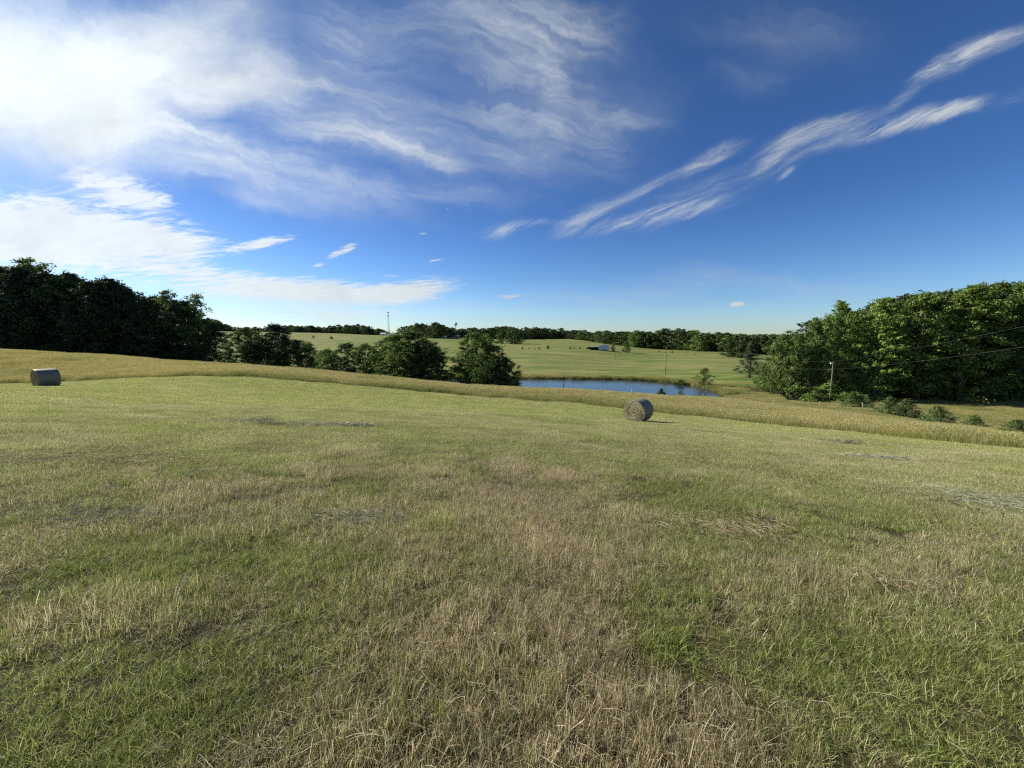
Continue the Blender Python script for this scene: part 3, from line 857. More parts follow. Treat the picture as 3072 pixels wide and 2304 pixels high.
def make_tree(seed, H, cb, R, env, nc, nl, size, leafmat, bark, cr=(0.14, 0.26), flat=0.65, inner=0.25, lobes=0.22, up=0.35, pine=False):
    """returns (trunk mesh, crown mesh); H height, cb crown base, R crown radius"""
    rng = np.random.default_rng(seed)
    ex = [e[0] for e in ENV[env]]; ey = [e[1] for e in ENV[env]]
    ph = rng.uniform(0, 2 * PI, 4)
    C = []; rc = []
    t = rng.uniform(0, 1, nc) ** 0.9; th = rng.uniform(0, 2 * PI, nc)
    if pine: t = np.clip(t, 0.02, 1)
    rad = np.interp(t, ex, ey) * R
    rad = rad * (1 + lobes * np.sin(2 * th + ph[0] + 3 * t) + lobes * 0.8 * np.sin(5 * th + ph[1] - 7 * t) + rng.normal(0, 0.10, nc))
    k = np.where(rng.uniform(0, 1, nc) < inner, rng.uniform(0.15, 0.75, nc), rng.uniform(0.78, 1.0, nc))
    c_r = (cr[0] + (cr[1] - cr[0]) * rng.uniform(0, 1, nc) ** 1.8) * R * (0.75 + 0.4 * (1 - t))
    cen = np.stack([np.cos(th) * rad * k, np.sin(th) * rad * k, cb + t * (H - cb) - c_r * 0.4], -1)
    cn = nl
    idx = np.repeat(np.arange(nc), cn)
    d = rng.normal(0, 1, (nc * cn, 3)); d /= np.linalg.norm(d, axis=1)[:, None]
    d[:, 2] = np.where((d[:, 2] < -0.2) & (rng.uniform(0, 1, len(d)) < 0.6), -d[:, 2], d[:, 2])
    rr = rng.uniform(0.45, 1.12, len(d)) ** 0.6
    off = d * (c_r[idx] * rr)[:, None]; off[:, 2] *= flat
    # boughs reach outward and up or droop, so that clumps are not balls
    od = np.stack([np.cos(th), np.sin(th), rng.normal(0.25, 0.5, nc)], -1)
    ext = rng.normal(0, 0.55, len(d)) * c_r[idx]
    off += od[idx] * ext[:, None]
    off += rng.normal(0, 1, d.shape) * (c_r[idx] * np.where(rng.uniform(0, 1, len(d)) < 0.12, 0.26, 0.08))[:, None]
    P = cen[idx] + off
    Nn = d * 0.7 + rng.normal(0, 0.55, d.shape); Nn[:, 2] += up; Nn /= np.linalg.norm(Nn, axis=1)[:, None]
    cl = rng.uniform(0, 1, nc)[idx]
    V, Fq, a, b = leaf_cards(rng, P, Nn, size, cl)
    crown = mesh_obj('crown', V, Fq, leafmat, link=False, attrs={'rnd': a, 'clump': b})
    # trunk and limbs
    mb = MB(); r0 = 0.018 * H + 0.03
    wob = [(rng.normal(0, 0.012) * H * i / 6, rng.normal(0, 0.012) * H * i / 6) for i in range(7)]
    top = H * 0.93
    pts = [(wob[i][0], wob[i][1], -0.5 if i == 0 else top * i / 6) for i in range(7)]
    mb.tube(pts, [r0 * 1.25 if i == 0 else r0 * (1 - 0.88 * i / 6) for i in range(7)], 8)
    pick = rng.choice(nc, min(nc, 26), replace=False)
    for j in pick:
        e = cen[j]; hz = max(cb * 0.6, e[2] - np.hypot(e[0], e[1]) * (0.25 if pine else 0.75)); hz = min(hz, top * 0.9)
        i = hz / top * 6; i0 = int(min(5, i)); fr = i - i0
        s0 = np.array(pts[i0]) * (1 - fr) + np.array(pts[min(6, i0 + 1)]) * fr; s0[2] = hz
        m = (s0 + e) / 2 + np.array([0, 0, -0.03 * H * (0 if pine else 1)])
        rb = r0 * (1 - 0.88 * hz / top) * 0.5
        mb.tube([s0, m, e], [rb, rb * 0.6, rb * 0.2], 5)
    trunk = mb.build('trunk', bark, link=False, smooth=True)
    return trunk.data, crown.data

KIND = {}
def kinds():
    K = KIND
    for i in range(3):
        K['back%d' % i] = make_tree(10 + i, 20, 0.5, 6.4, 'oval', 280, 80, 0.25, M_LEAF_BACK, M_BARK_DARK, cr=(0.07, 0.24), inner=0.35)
    K['backsparse'] = make_tree(15, 16, 3.0, 4.2, 'round', 85, 60, 0.17, M_LEAF, M_BARK_DARK, cr=(0.15, 0.26), inner=0.4, lobes=0.3)
    for i in range(3):
        K['poplar%d' % i] = make_tree(20 + i, 24, 1.0, 5.6, 'poplar', 290, 84, 0.21, M_LEAF_BRIGHT, M_BARK, cr=(0.07, 0.26), flat=0.55, lobes=0.28)
    for i in range(3):
        K['hard%d' % i] = make_tree(30 + i, 22, 2.5, 6.4, 'round', 290, 80, 0.22, M_LEAF, M_BARK, cr=(0.07, 0.25), flat=0.55, lobes=0.26)
    for i in range(2):
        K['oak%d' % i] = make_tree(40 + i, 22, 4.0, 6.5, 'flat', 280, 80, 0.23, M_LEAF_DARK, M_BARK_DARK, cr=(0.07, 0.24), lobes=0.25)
    for i in range(3):
        K['edge%d' % i] = make_tree(50 + i, 14, 0.4, 5.2, 'round', 280, 84, 0.16, M_LEAF, M_BARK_DARK, cr=(0.07, 0.24), lobes=0.3)
    K['edgebright'] = make_tree(57, 14, 0.4, 5.2, 'round', 280, 84, 0.16, M_LEAF_BRIGHT, M_BARK, cr=(0.07, 0.24), lobes=0.3)
    K['edgedark'] = make_tree(55, 13, 0.4, 4.8, 'round', 190, 115, 0.17, M_LEAF_DARK, M_BARK_DARK, lobes=0.3)
    K['pine'] = make_tree(60, 16, 1.6, 4.2, 'juniper', 190, 80, 0.15, M_PINE, M_BARK_DARK, cr=(0.10, 0.26), flat=0.45, inner=0.4, lobes=0.25, pine=True)
    K['pinetall'] = make_tree(61, 16, 3, 4.2, 'oval', 200, 80, 0.15, M_PINE, M_BARK_DARK, cr=(0.12, 0.30), flat=0.55, inner=0.4, lobes=0.3, pine=True)
    for i in range(3):
        K['cedar%d' % i] = make_tree(70 + i, 3.0, 0.05, 1.45, 'juniper', 190, 60, 0.05, M_CEDAR, M_BARK_DARK, cr=(0.14, 0.24), flat=0.6, inner=0.45, lobes=0.12, up=0.1)
    for i in range(2):
        K['shrub%d' % i] = make_tree(80 + i, 3.0, 0.1, 1.9, 'bush', 70, 44, 0.13, (M_LEAF, M_LEAF_BRIGHT)[i], M_BARK_DARK, cr=(0.16, 0.32), inner=0.4, lobes=0.25)
    K['shrubdark'] = make_tree(84, 3.0, 0.1, 1.9, 'bush', 70, 44, 0.13, M_LEAF_DARK, M_BARK_DARK, cr=(0.16, 0.32), inner=0.4, lobes=0.25)
    K['sapling'] = make_tree(86, 5.0, 1.0, 1.9, 'round', 60, 34, 0.14, M_LEAF, M_BARK, cr=(0.18, 0.34), inner=0.3, lobes=0.3)
    K['youngpoplar'] = make_tree(88, 6.0, 0.2, 1.5, 'cone', 80, 36, 0.13, M_LEAF_BRIGHT, M_BARK, cr=(0.2, 0.36), inner=0.3, lobes=0.2)
    for i in range(4):
        K['far%d' % i] = make_tree(90 + i, 18, 0.3, 7.5, ('round', 'oval', 'flat', 'round')[i], 85, 30, 0.62, (M_LEAF_DARK, M_LEAF, M_LEAF_DARK, M_LEAF)[i], M_BARK_DARK, cr=(0.18, 0.30), inner=0.3, lobes=0.22)
kinds()
KH = {'back': 20, 'backsparse': 16, 'poplar': 24, 'hard': 22, 'oak': 22, 'edge': 14, 'edgedark': 13, 'edgebright': 14, 'pine': 16, 'pinetall': 16, 'cedar': 3, 'shrub': 3, 'shrubdark': 3, 'sapling': 5, 'youngpoplar': 6, 'far': 18}
TREE_RNG = random.Random(5)
def plant(kind, x, y, height, label, group, cat='tree', name='tree', wid=1.0, sink=0.1):
    tm, cm = KIND[kind]
    base = kind.rstrip('0123456789'); s = height / KH[base]
    z = gz(x, y) - sink
    o = empty(name, (x, y, z), TREE_RNG.uniform(0, 2 * PI), (s * wid, s * wid, s))
    tag(o, label, cat, group)
    for nm, me in (('trunk', tm), ('crown', cm)):
        c = bpy.data.objects.new(nm, me); scene.collection.objects.link(c); c.parent = o
    return o
def plant_px(kind, px, top, d, *a, **k):
    """height such that the tip is seen at photograph row top"""
    x, y, ztop = at(px, top, d)
    return plant(kind, x, y, max(0.5, ztop - gz(x, y)), *a, **k)

ORD = ['first', 'second', 'third', 'fourth', 'fifth', 'sixth', 'seventh', 'eighth', 'ninth', 'tenth', 'eleventh', 'twelfth', 'thirteenth', 'fourteenth', 'fifteenth', 'sixteenth', 'seventeenth', 'eighteenth', 'nineteenth', 'twentieth']

# --- the dark wood on the left
left_top = [(-260, 770), (0, 798), (50, 782), (115, 790), (140, 814), (200, 820), (260, 832), (310, 826), (370, 850), (430, 888), (470, 876), (520, 890), (590, 890), (615, 920), (645, 955), (690, 985)]
def skyline(tab, px): return float(np.interp(px, [t[0] for t in tab], [t[1] for t in tab]))
rows = [-230, -120, -20, 60, 135, 205, 275, 325, 385, 440, 495, 550, 600, 640]
for i, px in enumerate(rows):
    if px in (495, 600): continue
    d = 98 + (i % 3) * 2.0
    plant_px('back%d' % (i % 3), px, skyline(left_top, px) + (0, 14, 4, 20, 8)[i % 5], d,
             'dark backlit tree in the front row of the left wood, %s from its left end' % ORD[i], 'front trees of the left wood', name='hardwood_tree', wid=0.95 if px < 560 else 0.72)
plant_px('backsparse', 490, 872, 101, 'airy pale-topped tree showing sky through it, left of the right end of the left wood', 'front trees of the left wood', name='hardwood_tree', wid=1.0)
plant_px('backsparse', 585, 884, 103, 'airy tree with see-through top near the right end of the left wood', 'front trees of the left wood', name='hardwood_tree', wid=0.9)
plant_px('backsparse', 70, 776, 104, 'tallest thin-topped tree above the left wood near the photo edge', 'front trees of the left wood', name='hardwood_tree', wid=1.2)
for i, px in enumerate([-190, -60, 20, 100, 170, 240, 300, 350, 410, 465, 520]):
    plant_px('back%d' % ((i + 1) % 3), px, skyline(left_top, px) + 12, 111 + (i % 2) * 4,
             'tree hidden in the depth of the dark left wood behind its front row', 'inner trees of the left wood', name='hardwood_tree', wid=1.05)
for i, px in enumerate(range(-100, 680, 46)):
    x, y, _ = at(px, 1100, 93 + (i % 3) * 1.3)
    plant('shrubdark', x, y, 3.0 + (i * 7 % 5) * 0.4, 'dark undergrowth bush at the foot of the left wood, half hidden by the grass crest', 'undergrowth of the left wood', cat='bush', name='bush', wid=1.4)

# --- the tree belt in the middle, between the wood and the pond
belt = [
    ('edge0', 735, 985, 94, 0.80, 'rounded tree with sunlit crest, first of the middle tree belt'),
    ('edgedark', 775, 1010, 92, 0.7, 'low dark tree left of the flat-topped pine'),
    ('pinetall', 826, 973, 96, 1.05, 'tall flat-topped pine rising from the middle tree belt'),
    ('pine', 850, 1005, 90, 0.8, 'dark layered conifer right under the flat-topped pine'),
    ('edgedark', 888, 1020, 92, 0.72, 'dark tree at the right of the flat-topped pine'),
    ('backsparse', 930, 1030, 90, 0.9, 'thin dark tree with gaps in the middle of the tree belt'),
    ('edgebright', 975, 1045, 88, 0.7, 'low bright green tree left of centre in the tree belt'),
    ('edge2', 1040, 1028, 90, 0.75, 'mid green tree left of the bare-branched tree'),
    ('edge0', 1095, 1030, 88, 0.75, 'grey-green tree with bare upper twigs left of the big sunlit tree'),
    ('edgebright', 1180, 1002, 86, 0.72, 'left lobe of the big sunlit trees beside the pond'),
    ('edge2', 1228, 993, 87, 1.0, 'largest sunlit tree of the belt, left of the pond'),
    ('edgedark', 1262, 1020, 85, 0.8, 'dark tree tucked behind the largest sunlit tree'),
    ('edge1', 1310, 1046, 84, 0.62, 'spreading tree leaning right towards the gap before the pond'),
    ('edge1', 1432, 998, 84, 0.82, 'tall round tree standing alone at the left end of the visible pond'),
    ('edge2', 1478, 1035, 83, 0.72, 'right shoulder tree overhanging the left end of the pond'),
    ('edgedark', 1515, 1072, 82, 0.62, 'lowest right tree dipping to the water at the pond end'),
    ('edge0', 1412, 1045, 85, 0.5, 'left half of the tree group at the pond end'),
]
for k, px, top, d, wd, lb in belt:
    plant_px(k, px, top, d, lb, 'trees of the middle belt', name='pine_tree' if 'pine' in k else 'hardwood_tree', wid=wd * 1.42)
for i, (px, d) in enumerate([(655, 88), (700, 88), (760, 87), (820, 87), (880, 86), (940, 85), (985, 84), (1030, 84), (1085, 83), (1140, 82), (1195, 81), (1250, 80), (1300, 80), (1405, 79), (1440, 78.5), (1490, 78.5), (1535, 79)]):
    x, y, _ = at(px, 1100, d)
    plant(('shrub0', 'shrubdark')[i % 2], x, y, 3.0 + (i * 5 % 4) * 0.35, 'bush at the foot of the middle tree belt, on the near side of the stream', 'undergrowth of the middle tree belt', cat='bush', name='bush', wid=1.3)

# --- the sunlit wood on the right
right_top = [(2330, 1000), (2400, 985), (2448, 954), (2485, 950), (2525, 906), (2560, 930), (2600, 916), (2640, 895), (2700, 890), (2760, 880), (2830, 870), (2880, 872), (2930, 856), (3000, 850), (3072, 850), (3400, 835)]
front = [
    ('edge1', 2352, 1003, 93, 0.72, 'low pale green tree at the left tip of the right wood'),
    ('hard0', 2395, 1000, 90, 0.55, 'tree hung with pale catkins, second from the left tip of the right wood'),
    ('poplar0', 2448, 952, 92, 0.62, 'slender bright poplar with a pointed top left of the utility pole'),
    ('hard1', 2455, 1005, 90, 0.58, 'full green tree directly left of the utility pole'),
    ('poplar1', 2527, 904, 91, 0.72, 'tall bright poplar directly behind the utility pole'),
    ('hard2', 2575, 935, 93, 0.8, 'silvery green tree right of the tall bright poplar'),
    ('poplar2', 2592, 1000, 89, 0.66, 'bright green tree with foliage to the ground right of the utility pole'),
    ('poplar0', 2655, 893, 87, 0.9, 'yellow-green poplar left of the dark recess in the right wood'),
    ('oak0', 2735, 884, 93, 0.9, 'dark oak over the recess in the right wood'),
    ('hard0', 2785, 876, 87, 0.95, 'grey-green tree over the recess in the right wood'),
    ('oak1', 2850, 871, 92, 0.9, 'dark tree with an open shaded foot, middle of the right wood'),
    ('poplar1', 2925, 855, 84.5, 1.1, 'large bright tree whose bough hangs low over the meadow'),
    ('hard2', 2995, 850, 87, 0.95, 'tall tree second from the right photo edge'),
    ('poplar2', 3065, 848, 84, 1.0, 'bright tree cut by the right photo edge'),
    ('oak0', 3130, 846, 90, 1.0, 'dark tree at the right photo edge'),
]
for k, px, top, d, wd, lb in front:
    plant_px(k, px, top, d, lb, 'front trees of the right wood', name='hardwood_tree', wid=wd)
for i, px in enumerate([2440, 2500, 2550, 2610, 2665, 2720, 2775, 2830, 2890, 2950, 3010, 3075, 3150, 3230]):
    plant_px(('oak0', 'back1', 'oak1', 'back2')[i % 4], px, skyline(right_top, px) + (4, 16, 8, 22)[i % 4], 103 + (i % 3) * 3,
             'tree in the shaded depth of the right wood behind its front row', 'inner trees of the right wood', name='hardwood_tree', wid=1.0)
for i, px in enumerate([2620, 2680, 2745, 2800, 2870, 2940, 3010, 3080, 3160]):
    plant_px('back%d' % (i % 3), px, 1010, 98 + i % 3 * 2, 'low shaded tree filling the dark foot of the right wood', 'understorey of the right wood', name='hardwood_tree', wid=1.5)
for px, top, d, lb in [(2765, 1120, 86.0, 'small tree with a pale trunk and layered boughs before the dark recess'), (2905, 1060, 86.5, 'young green tree hanging over the meadow right of the recess'),
                       (2960, 1100, 87, 'dim small tree at the meadow edge near the right photo edge')]:
    plant_px('sapling', px, top, d, lb, 'small trees along the meadow edge', name='small_tree', wid=1.2)
# bushes in front of the right wood, round the pole foot
bushes = [(2245, 1160, 104, 'shrub0'), (2290, 1150, 100, 'shrub1'), (2330, 1138, 96, 'shrub0'), (2372, 1142, 92, 'shrub1'), (2330, 1165, 90, 'shrubdark'), (2400, 1150, 88, 'shrub0'), (2440, 1160, 86, 'shrubdark'),
          (2480, 1150, 85, 'shrub1'), (2462, 1180, 80, 'shrub0'), (2535, 1176, 82, 'shrub1'), (2575, 1176, 81, 'shrub0'), (2430, 1178, 80, 'shrub1'), (2380, 1172, 84, 'shrubdark'), (2200, 1162, 102, 'shrub1'), (2165, 1168, 99, 'shrub0')]
for i, (px, top, d, k) in enumerate(bushes):
    plant_px(k, px, top, d, 'leafy bush in the thicket between the pond and the utility pole, %s counted from the tallest leaves at the left' % ORD[i] if False else
             ('%s bush in the thicket between the pond end and the right wood' % {'shrub0': 'mid green', 'shrub1': 'bright green', 'shrubdark': 'dark green'}[k]),
             '%s thicket bushes right of the pond' % {'shrub0': 'mid green', 'shrub1': 'bright green', 'shrubdark': 'dark green'}[k], cat='bush', name='bush', wid=1.15)
plant_px('sapling', 2115, 1104, 109, 'small rounded tree on the bank at the right end of the pond', None, name='small_tree')
plant_px('pine', 2256, 1022, 127, 'solitary open-branched pine in the pasture left of the right wood', None, name='pine_tree', wid=1.3)
plant_px('youngpoplar', 2294, 1086, 108, 'bright pointed young tree between the solitary pine and the right wood', None, name='small_tree', wid=1.0)

# cedars along the fence
def gp(px, py):
    """ground point under a photograph pixel"""
    v = px_dir(px, py); t = 0.3
    while t < 90.0:
        x = v.x / v.y * t; z = EYE + v.z / v.y * t
        if z < gz(x, t): return (x, t)
        t *= 1.015
    return (v.x / v.y * t, t)
cedars = [(2602, 1190, 1228, 0.88, 'cedar1', 'small golden-green cedar, leftmost on the fence line'),
          (2560, 1180, 1226, 0.99, 'cedar0', 'bluish cedar at the corner of the thicket'),
          (2672, 1196, 1246, 1.26, 'cedar0', 'upright light green cedar touching a darker broad one'),
          (2722, 1202, 1256, 1.38, 'cedar2', 'broad dark cedar overlapping the light green one'),
          (2817, 1222, 1277, 1.49, 'cedar1', 'wide pyramidal cedar behind the white-topped fence post'),
          (2925, 1249, 1299, 1.49, 'cedar0', 'low cedar with a leaning side bough, between the white-topped post and the photo edge'),
          (3055, 1262, 1316, 1.49, 'cedar2', 'yellowish cedar cut off by the right photo edge')]
for px, top, base, wd, k, lb in cedars:
    plant_px(k, px, top - 5, gp(px, base)[1], lb, 'cedars along the fence', cat='cedar', name='cedar_bush', wid=wd * 1.02, sink=0.05)
for px, top, d, k, lb in [(1985, 1166, 79, 'cedar1', 'small cedar tip before the pond, left of the other bush'), (2042, 1173, 78, 'sapling', 'little leafy bush before the pond, right of the cedar tip')]:
    plant_px(k, px, top, d, lb, None, cat='bush', name='small_bush', sink=0.0, wid=1.2 if k == 'cedar1' else 0.9)

# small bushes dotted over the far pasture
def gp_far(px, py):
    v = px_dir(px, py); k = v.x / v.y; m = v.z / v.y
    t = np.geomspace(105, 900, 900); z = ground(k * t, t); hit = np.nonzero(EYE + m * t < z)[0]
    t = t[hit[0]] if len(hit) else 480.0
    return k * t, t
dots = [(940, 1006, 1014), (994, 1009, 1017), (1567, 1041, 1048), (1587, 1042, 1047), (1605, 1045, 1048), (1617, 1041, 1048), (1644, 1036, 1047), (1710, 1041, 1047), (1722, 1041, 1047), (1740, 1040, 1046),
        (1978, 1052, 1057), (2017, 1053, 1059), (2058, 1057, 1061), (1995, 1056, 1058), (2085, 1060, 1064)]
for i, (px, top, base) in enumerate(dots):
    x, y = gp_far(px, base); zt = at(px, top, y)[2]; side = 'left of' if px < 1790 else 'right of'
    plant(('cedar0', 'shrub0', 'cedar1')[i % 3], x, y, max(0.8, zt - gz(x, y)), 'tiny dark bush dotted on the far pasture %s the barn' % side,
          'tiny bushes on the far pasture %s the barn' % side, cat='bush', name='small_bush', wid=1.1, sink=0.0)
plant_px('shrubdark', 2042, 1139, 116, 'low dark bush on the far bank above the pond bend', None, cat='bush', name='bush', wid=1.3)

# --- far tree line
far_base = [(560, 996), (700, 994), (1000, 1000), (1150, 1006), (1220, 1012), (1310, 1014), (1450, 1017), (1560, 1018), (1700, 1015), (1800, 1028), (1900, 1045), (2100, 1053), (2270, 1062), (2420, 1075)]
far_top = [(560, 960), (620, 955), (660, 968), (700, 982), (750, 980), (800, 984), (860, 976), (900, 978), (960, 980), (1010, 978), (1030, 973), (1080, 975), (1115, 984), (1140, 985), (1158, 990), (1185, 1000), (1200, 985), (1220, 975), (1255, 972), (1285, 976), (1310, 968),
           (1335, 978), (1360, 987), (1400, 985), (1440, 984), (1480, 982), (1520, 979), (1560, 986), (1600, 983), (1660, 987), (1700, 988), (1760, 993), (1800, 996), (1860, 994), (1900, 991), (1950, 996), (2000, 989), (2040, 987), (2090, 995), (2110, 1005), (2150, 1001), (2200, 1003), (2260, 1007), (2330, 1006), (2420, 1006)]
far_d = [(560, 800), (1000, 770), (1150, 705), (1230, 560), (1310, 480), (1380, 540), (1560, 560), (1700, 600), (1800, 450), (1900, 395), (2000, 385), (2100, 335), (2270, 310), (2420, 290)]
SECT = [(560, 1160, 'left of the radio mast'), (1160, 1366, 'between radio mast and water tower'),
        (1366, 1780, 'between water tower and barn'), (1780, 2500, 'right of the barn')]
px = 565.0; i = 0
rr = random.Random(11)
while px < 2420:
    d = skyline(far_d, px)
    top = skyline(far_top, px)
    if not (1150 < px < 1192):
        w = 15.0 * F / d
        for row in range(2):
            q = px + rr.uniform(-4, 4) + row * w * 0.3
            sec = [s for s in SECT if s[0] <= q < s[1]] or [SECT[-1]]
            dd = d * (1 + 0.045 * row) + rr.uniform(-4, 8)
            t = top + rr.uniform(-4, 5) + (2 if row else 0)
            x, y, zt = at(q, t, dd); h = zt - gz(x, y)
            if h > 3:
                kd = 'far%d' % rr.randrange(4)
                plant(kd, x, y, h, '%s crown in the far tree line %s' % ({'far0': 'dark round', 'far1': 'mid green oval', 'far2': 'dark flat-topped', 'far3': 'green round'}[kd], sec[0][2]), 'far tree line ' + sec[0][2], name='far_tree', wid=max(0.6, min(1.5, 15.0 / (h * 0.8))))
        px += w * 0.52
    else:
        px += 8
    i += 1
for px, top, d, k, wd, lb in [(1310, 969, 470, 'far0', 1.15, 'large round dark tree left of the water tower'), (1255, 974, 480, 'far2', 1.1, 'broad tree between the radio mast and the large round one'),
                              (1545, 984, 380, 'far0', 1.2, 'large dark tree standing forward of the far tree line with a shadow beside it'), (1500, 992, 385, 'far3', 0.8, 'bright green round tree at the left of the forward dark one'),
                              (1880, 1024, 295, 'far1', 1.0, 'rounded tree right of the barn'), (1840, 1033, 298, 'far1', 0.8, 'low bushy tree touching the right side of the barn'),
                              (2190, 1015, 262, 'far0', 1.0, 'dark spreading tree at the right end of the far pasture'), (2225, 1020, 255, 'far2', 0.9, 'dark tree behind the solitary pine')]:
    plant_px(k, px, top, d, lb, None, name='far_tree', wid=wd)
# the last woods on the horizon read as one dark mass
def horizon_wood():
    rng = np.random.default_rng(3); P = []; C = []
    n = 900
    pxs = rng.uniform(300, 3100, n)
    for p in pxs:
        d = rng.uniform(1500, 2100); t = np.interp(p, [300, 1000, 1400, 1700, 2100, 2400, 3100], [990, 996, 999, 1001, 1004, 1004, 1004]) + rng.normal(0, 1.2)
        x, y, z = at(p, t, d); g = gz(x, y)
        k = 60
        dd = rng.normal(0, 1, (k, 3)); dd /= np.linalg.norm(dd, axis=1)[:, None]
        hgt = max(8, z - g)
        P.append(np.array([x, y, g + hgt * 0.55]) + dd * np.array([9, 9, hgt * 0.45])); C.append(np.full(k, rng.uniform(0, 1)))
    P = np.concatenate(P); C = np.concatenate(C)
    Nn = rng.normal(0, 1, P.shape); Nn[:, 2] = np.abs(Nn[:, 2]) + .3; Nn /= np.linalg.norm(Nn, axis=1)[:, None]
    V, Fq, a, b = leaf_cards(rng, P, Nn, 2.6, C)
    tag(mesh_obj('horizon_wood', V, Fq, M_LEAF_DARK, attrs={'rnd': a, 'clump': b}), 'distant wood along the horizon', 'wood', kind='stuff')
horizon_wood()


# ------------------------------------------------------------------ round bales
def bale_mats():
    m, nt, out = new_mat('bale_end_hay')
    tcn = nt.nodes.new('ShaderNodeTexCoord'); x, y, z = sep(nt, tcn.outputs['Object'])
    r = (y * y + z * z).pow(0.5)
    ang = y._m('ARCTAN2', z)
    nn = noise(nt, tcn.outputs['Object'], 7.0, 6.0, 0.7)
    ring = ((r * 10.0 + ang * 0.159 + (nn - 0.5) * 1.5)._m('FRACT') - 0.5).abs() * 2.0
    fine = noise(nt, tcn.outputs['Object'], 55.0, 4.0, 0.7)
    col = ramp(nt, (ring * 0.75 + fine * 0.3), [(0.2, (0.12, 0.10, 0.058)), (0.5, (0.27, 0.235, 0.145)), (0.85, (0.46, 0.41, 0.27))])
    b = nt.nodes.new('ShaderNodeBsdfPrincipled'); b.inputs['Roughness'].default_value = 0.95; b.inputs['Specular IOR Level'].default_value = 0.1
    nt.links.new(col, b.inputs['Base Color'])
    bp = nt.nodes.new('ShaderNodeBump'); bp.inputs['Strength'].default_value = 0.45; bp.inputs['Distance'].default_value = 0.04
    nt.links.new((ring + fine * 0.3).s, bp.inputs['Height']); nt.links.new(bp.outputs[0], b.inputs['Normal'])
    nt.links.new(b.outputs[0], out.inputs[0])
    m2, nt, out = new_mat('bale_net_wrap')
    tcn = nt.nodes.new('ShaderNodeTexCoord')
    n1 = noise(nt, mapping(nt, tcn.outputs['Object'], (0, 0, 0), 0, (20, 3, 3), 'POINT'), 1.0, 5.0, 0.65)
    n2 = noise(nt, tcn.outputs['Object'], 40, 3, 0.6)
    col = ramp(nt, n1 * 0.6 + n2 * 0.4, [(0.3, (0.10, 0.088, 0.07)), (0.5, (0.165, 0.145, 0.115)), (0.75, (0.27, 0.24, 0.185))])
    b = nt.nodes.new('ShaderNodeBsdfPrincipled'); b.inputs['Roughness'].default_value = 0.6; b.inputs['Specular IOR Level'].default_value = 0.35
    nt.links.new(col, b.inputs['Base Color'])
    bp = nt.nodes.new('ShaderNodeBump'); bp.inputs['Strength'].default_value = 0.5; bp.inputs['Distance'].default_value = 0.02
    nt.links.new((n1 + n2 * 0.5).s, bp.inputs['Height']); nt.links.new(bp.outputs[0], b.inputs['Normal'])
    nt.links.new(b.outputs[0], out.inputs[0])
    return m, m2
M_BEND, M_BWRAP = bale_mats()

def make_bale(px, base_py, d, face_az, L, R, label, seed):
    x, y, z = at(px, base_py, d)
    z = gz(x, y)
    t = empty('hay_bale', (x, y, z), 0)
    tag(t, label, 'hay bale', 'round hay bales on the mown field')
    # local x axis = bale axis; the seen end looks towards azimuth face_az
    rz = PI / 2 - math.radians(face_az)
    t.rotation_euler = (0, 0, rz)
    rng = np.random.default_rng(seed)
    nseg = 64
    def ringv(xx, rr, jit=0.006):
        V = []
        for k in range(nseg):
            a = 2 * PI * k / nseg
            q = rr * (1 + jit * math.sin(5 * a + seed) + rng.normal(0, jit * 0.4))
            zz = q * math.cos(a); zz = max(zz, -R * 0.955)            # slumped flat where it rests
            V.append((xx, q * math.sin(a), zz + R * 0.955 - 0.02))
        return V
    prof = [(-L / 2, R * 0.955), (-L / 2 + 0.03, R * 0.985), (-L / 2 + 0.08, R), (-L / 4, R * 1.005), (0, R * 1.008), (L / 4, R * 1.005), (L / 2 - 0.08, R), (L / 2 - 0.03, R * 0.985), (L / 2, R * 0.955)]
    V = []; Fc = []
    for xx, rr in prof: V += ringv(xx, rr)
    for i in range(len(prof) - 1):
        for k in range(nseg):
            k2 = (k + 1) % nseg
            Fc.append((i * nseg + k, (i + 1) * nseg + k, (i + 1) * nseg + k2, i * nseg + k2))
    mesh_obj('net_wrap', V, Fc, M_BWRAP, t, smooth=True)
    # hay ends: rings wound in a spiral, slightly domed and rough, with loose stems standing out
    for sgn in (1, -1):
        V = []; Fc = []; nr = 16
        for j in range(nr + 1):
            rr = R * 0.955 * j / nr
            for k in range(nseg):
                a = 2 * PI * k / nseg
                bump = 0.014 * math.sin(rr * 60 + a) + rng.normal(0, 0.002)
                zz = max(rr * math.cos(a), -R * 0.955)
                V.append((sgn * (L / 2 - 0.012 + 0.035 * (1 - (rr / R) ** 2) + (bump if 0 < j < nr else 0)), rr * math.sin(a), zz))
        for j in range(nr):
            for k in range(nseg):
                k2 = (k + 1) % nseg
                q = (j * nseg + k, j * nseg + k2, (j + 1) * nseg + k2, (j + 1) * nseg + k)
                Fc.append(q if sgn > 0 else q[::-1])
        n = 140
        a = rng.uniform(0, 2 * PI, n); rr = R * 0.94 * np.sqrt(rng.uniform(0, 1, n))
        for k in range(n):
            c = np.array([sgn * (L / 2 + 0.02), rr[k] * math.sin(a[k]), max(rr[k] * math.cos(a[k]), -R * .93)])
            tdir = np.array([sgn * rng.uniform(0.1, 0.5), math.cos(a[k]) + rng.normal(0, .3), -math.sin(a[k]) + rng.normal(0, .3)]); tdir /= np.linalg.norm(tdir)
            l = rng.uniform(0.04, 0.12); wv = np.array([0, -tdir[2], tdir[1]]) * 0.004
            o = len(V); V += [tuple(c - wv), tuple(c + wv), tuple(c + tdir * l)]; Fc.append((o, o + 1, o + 2))
        e = mesh_obj('hay_end', V, Fc, M_BEND, t, smooth=False)
        e.location = (0, 0, R * 0.955 - 0.02)
    return t
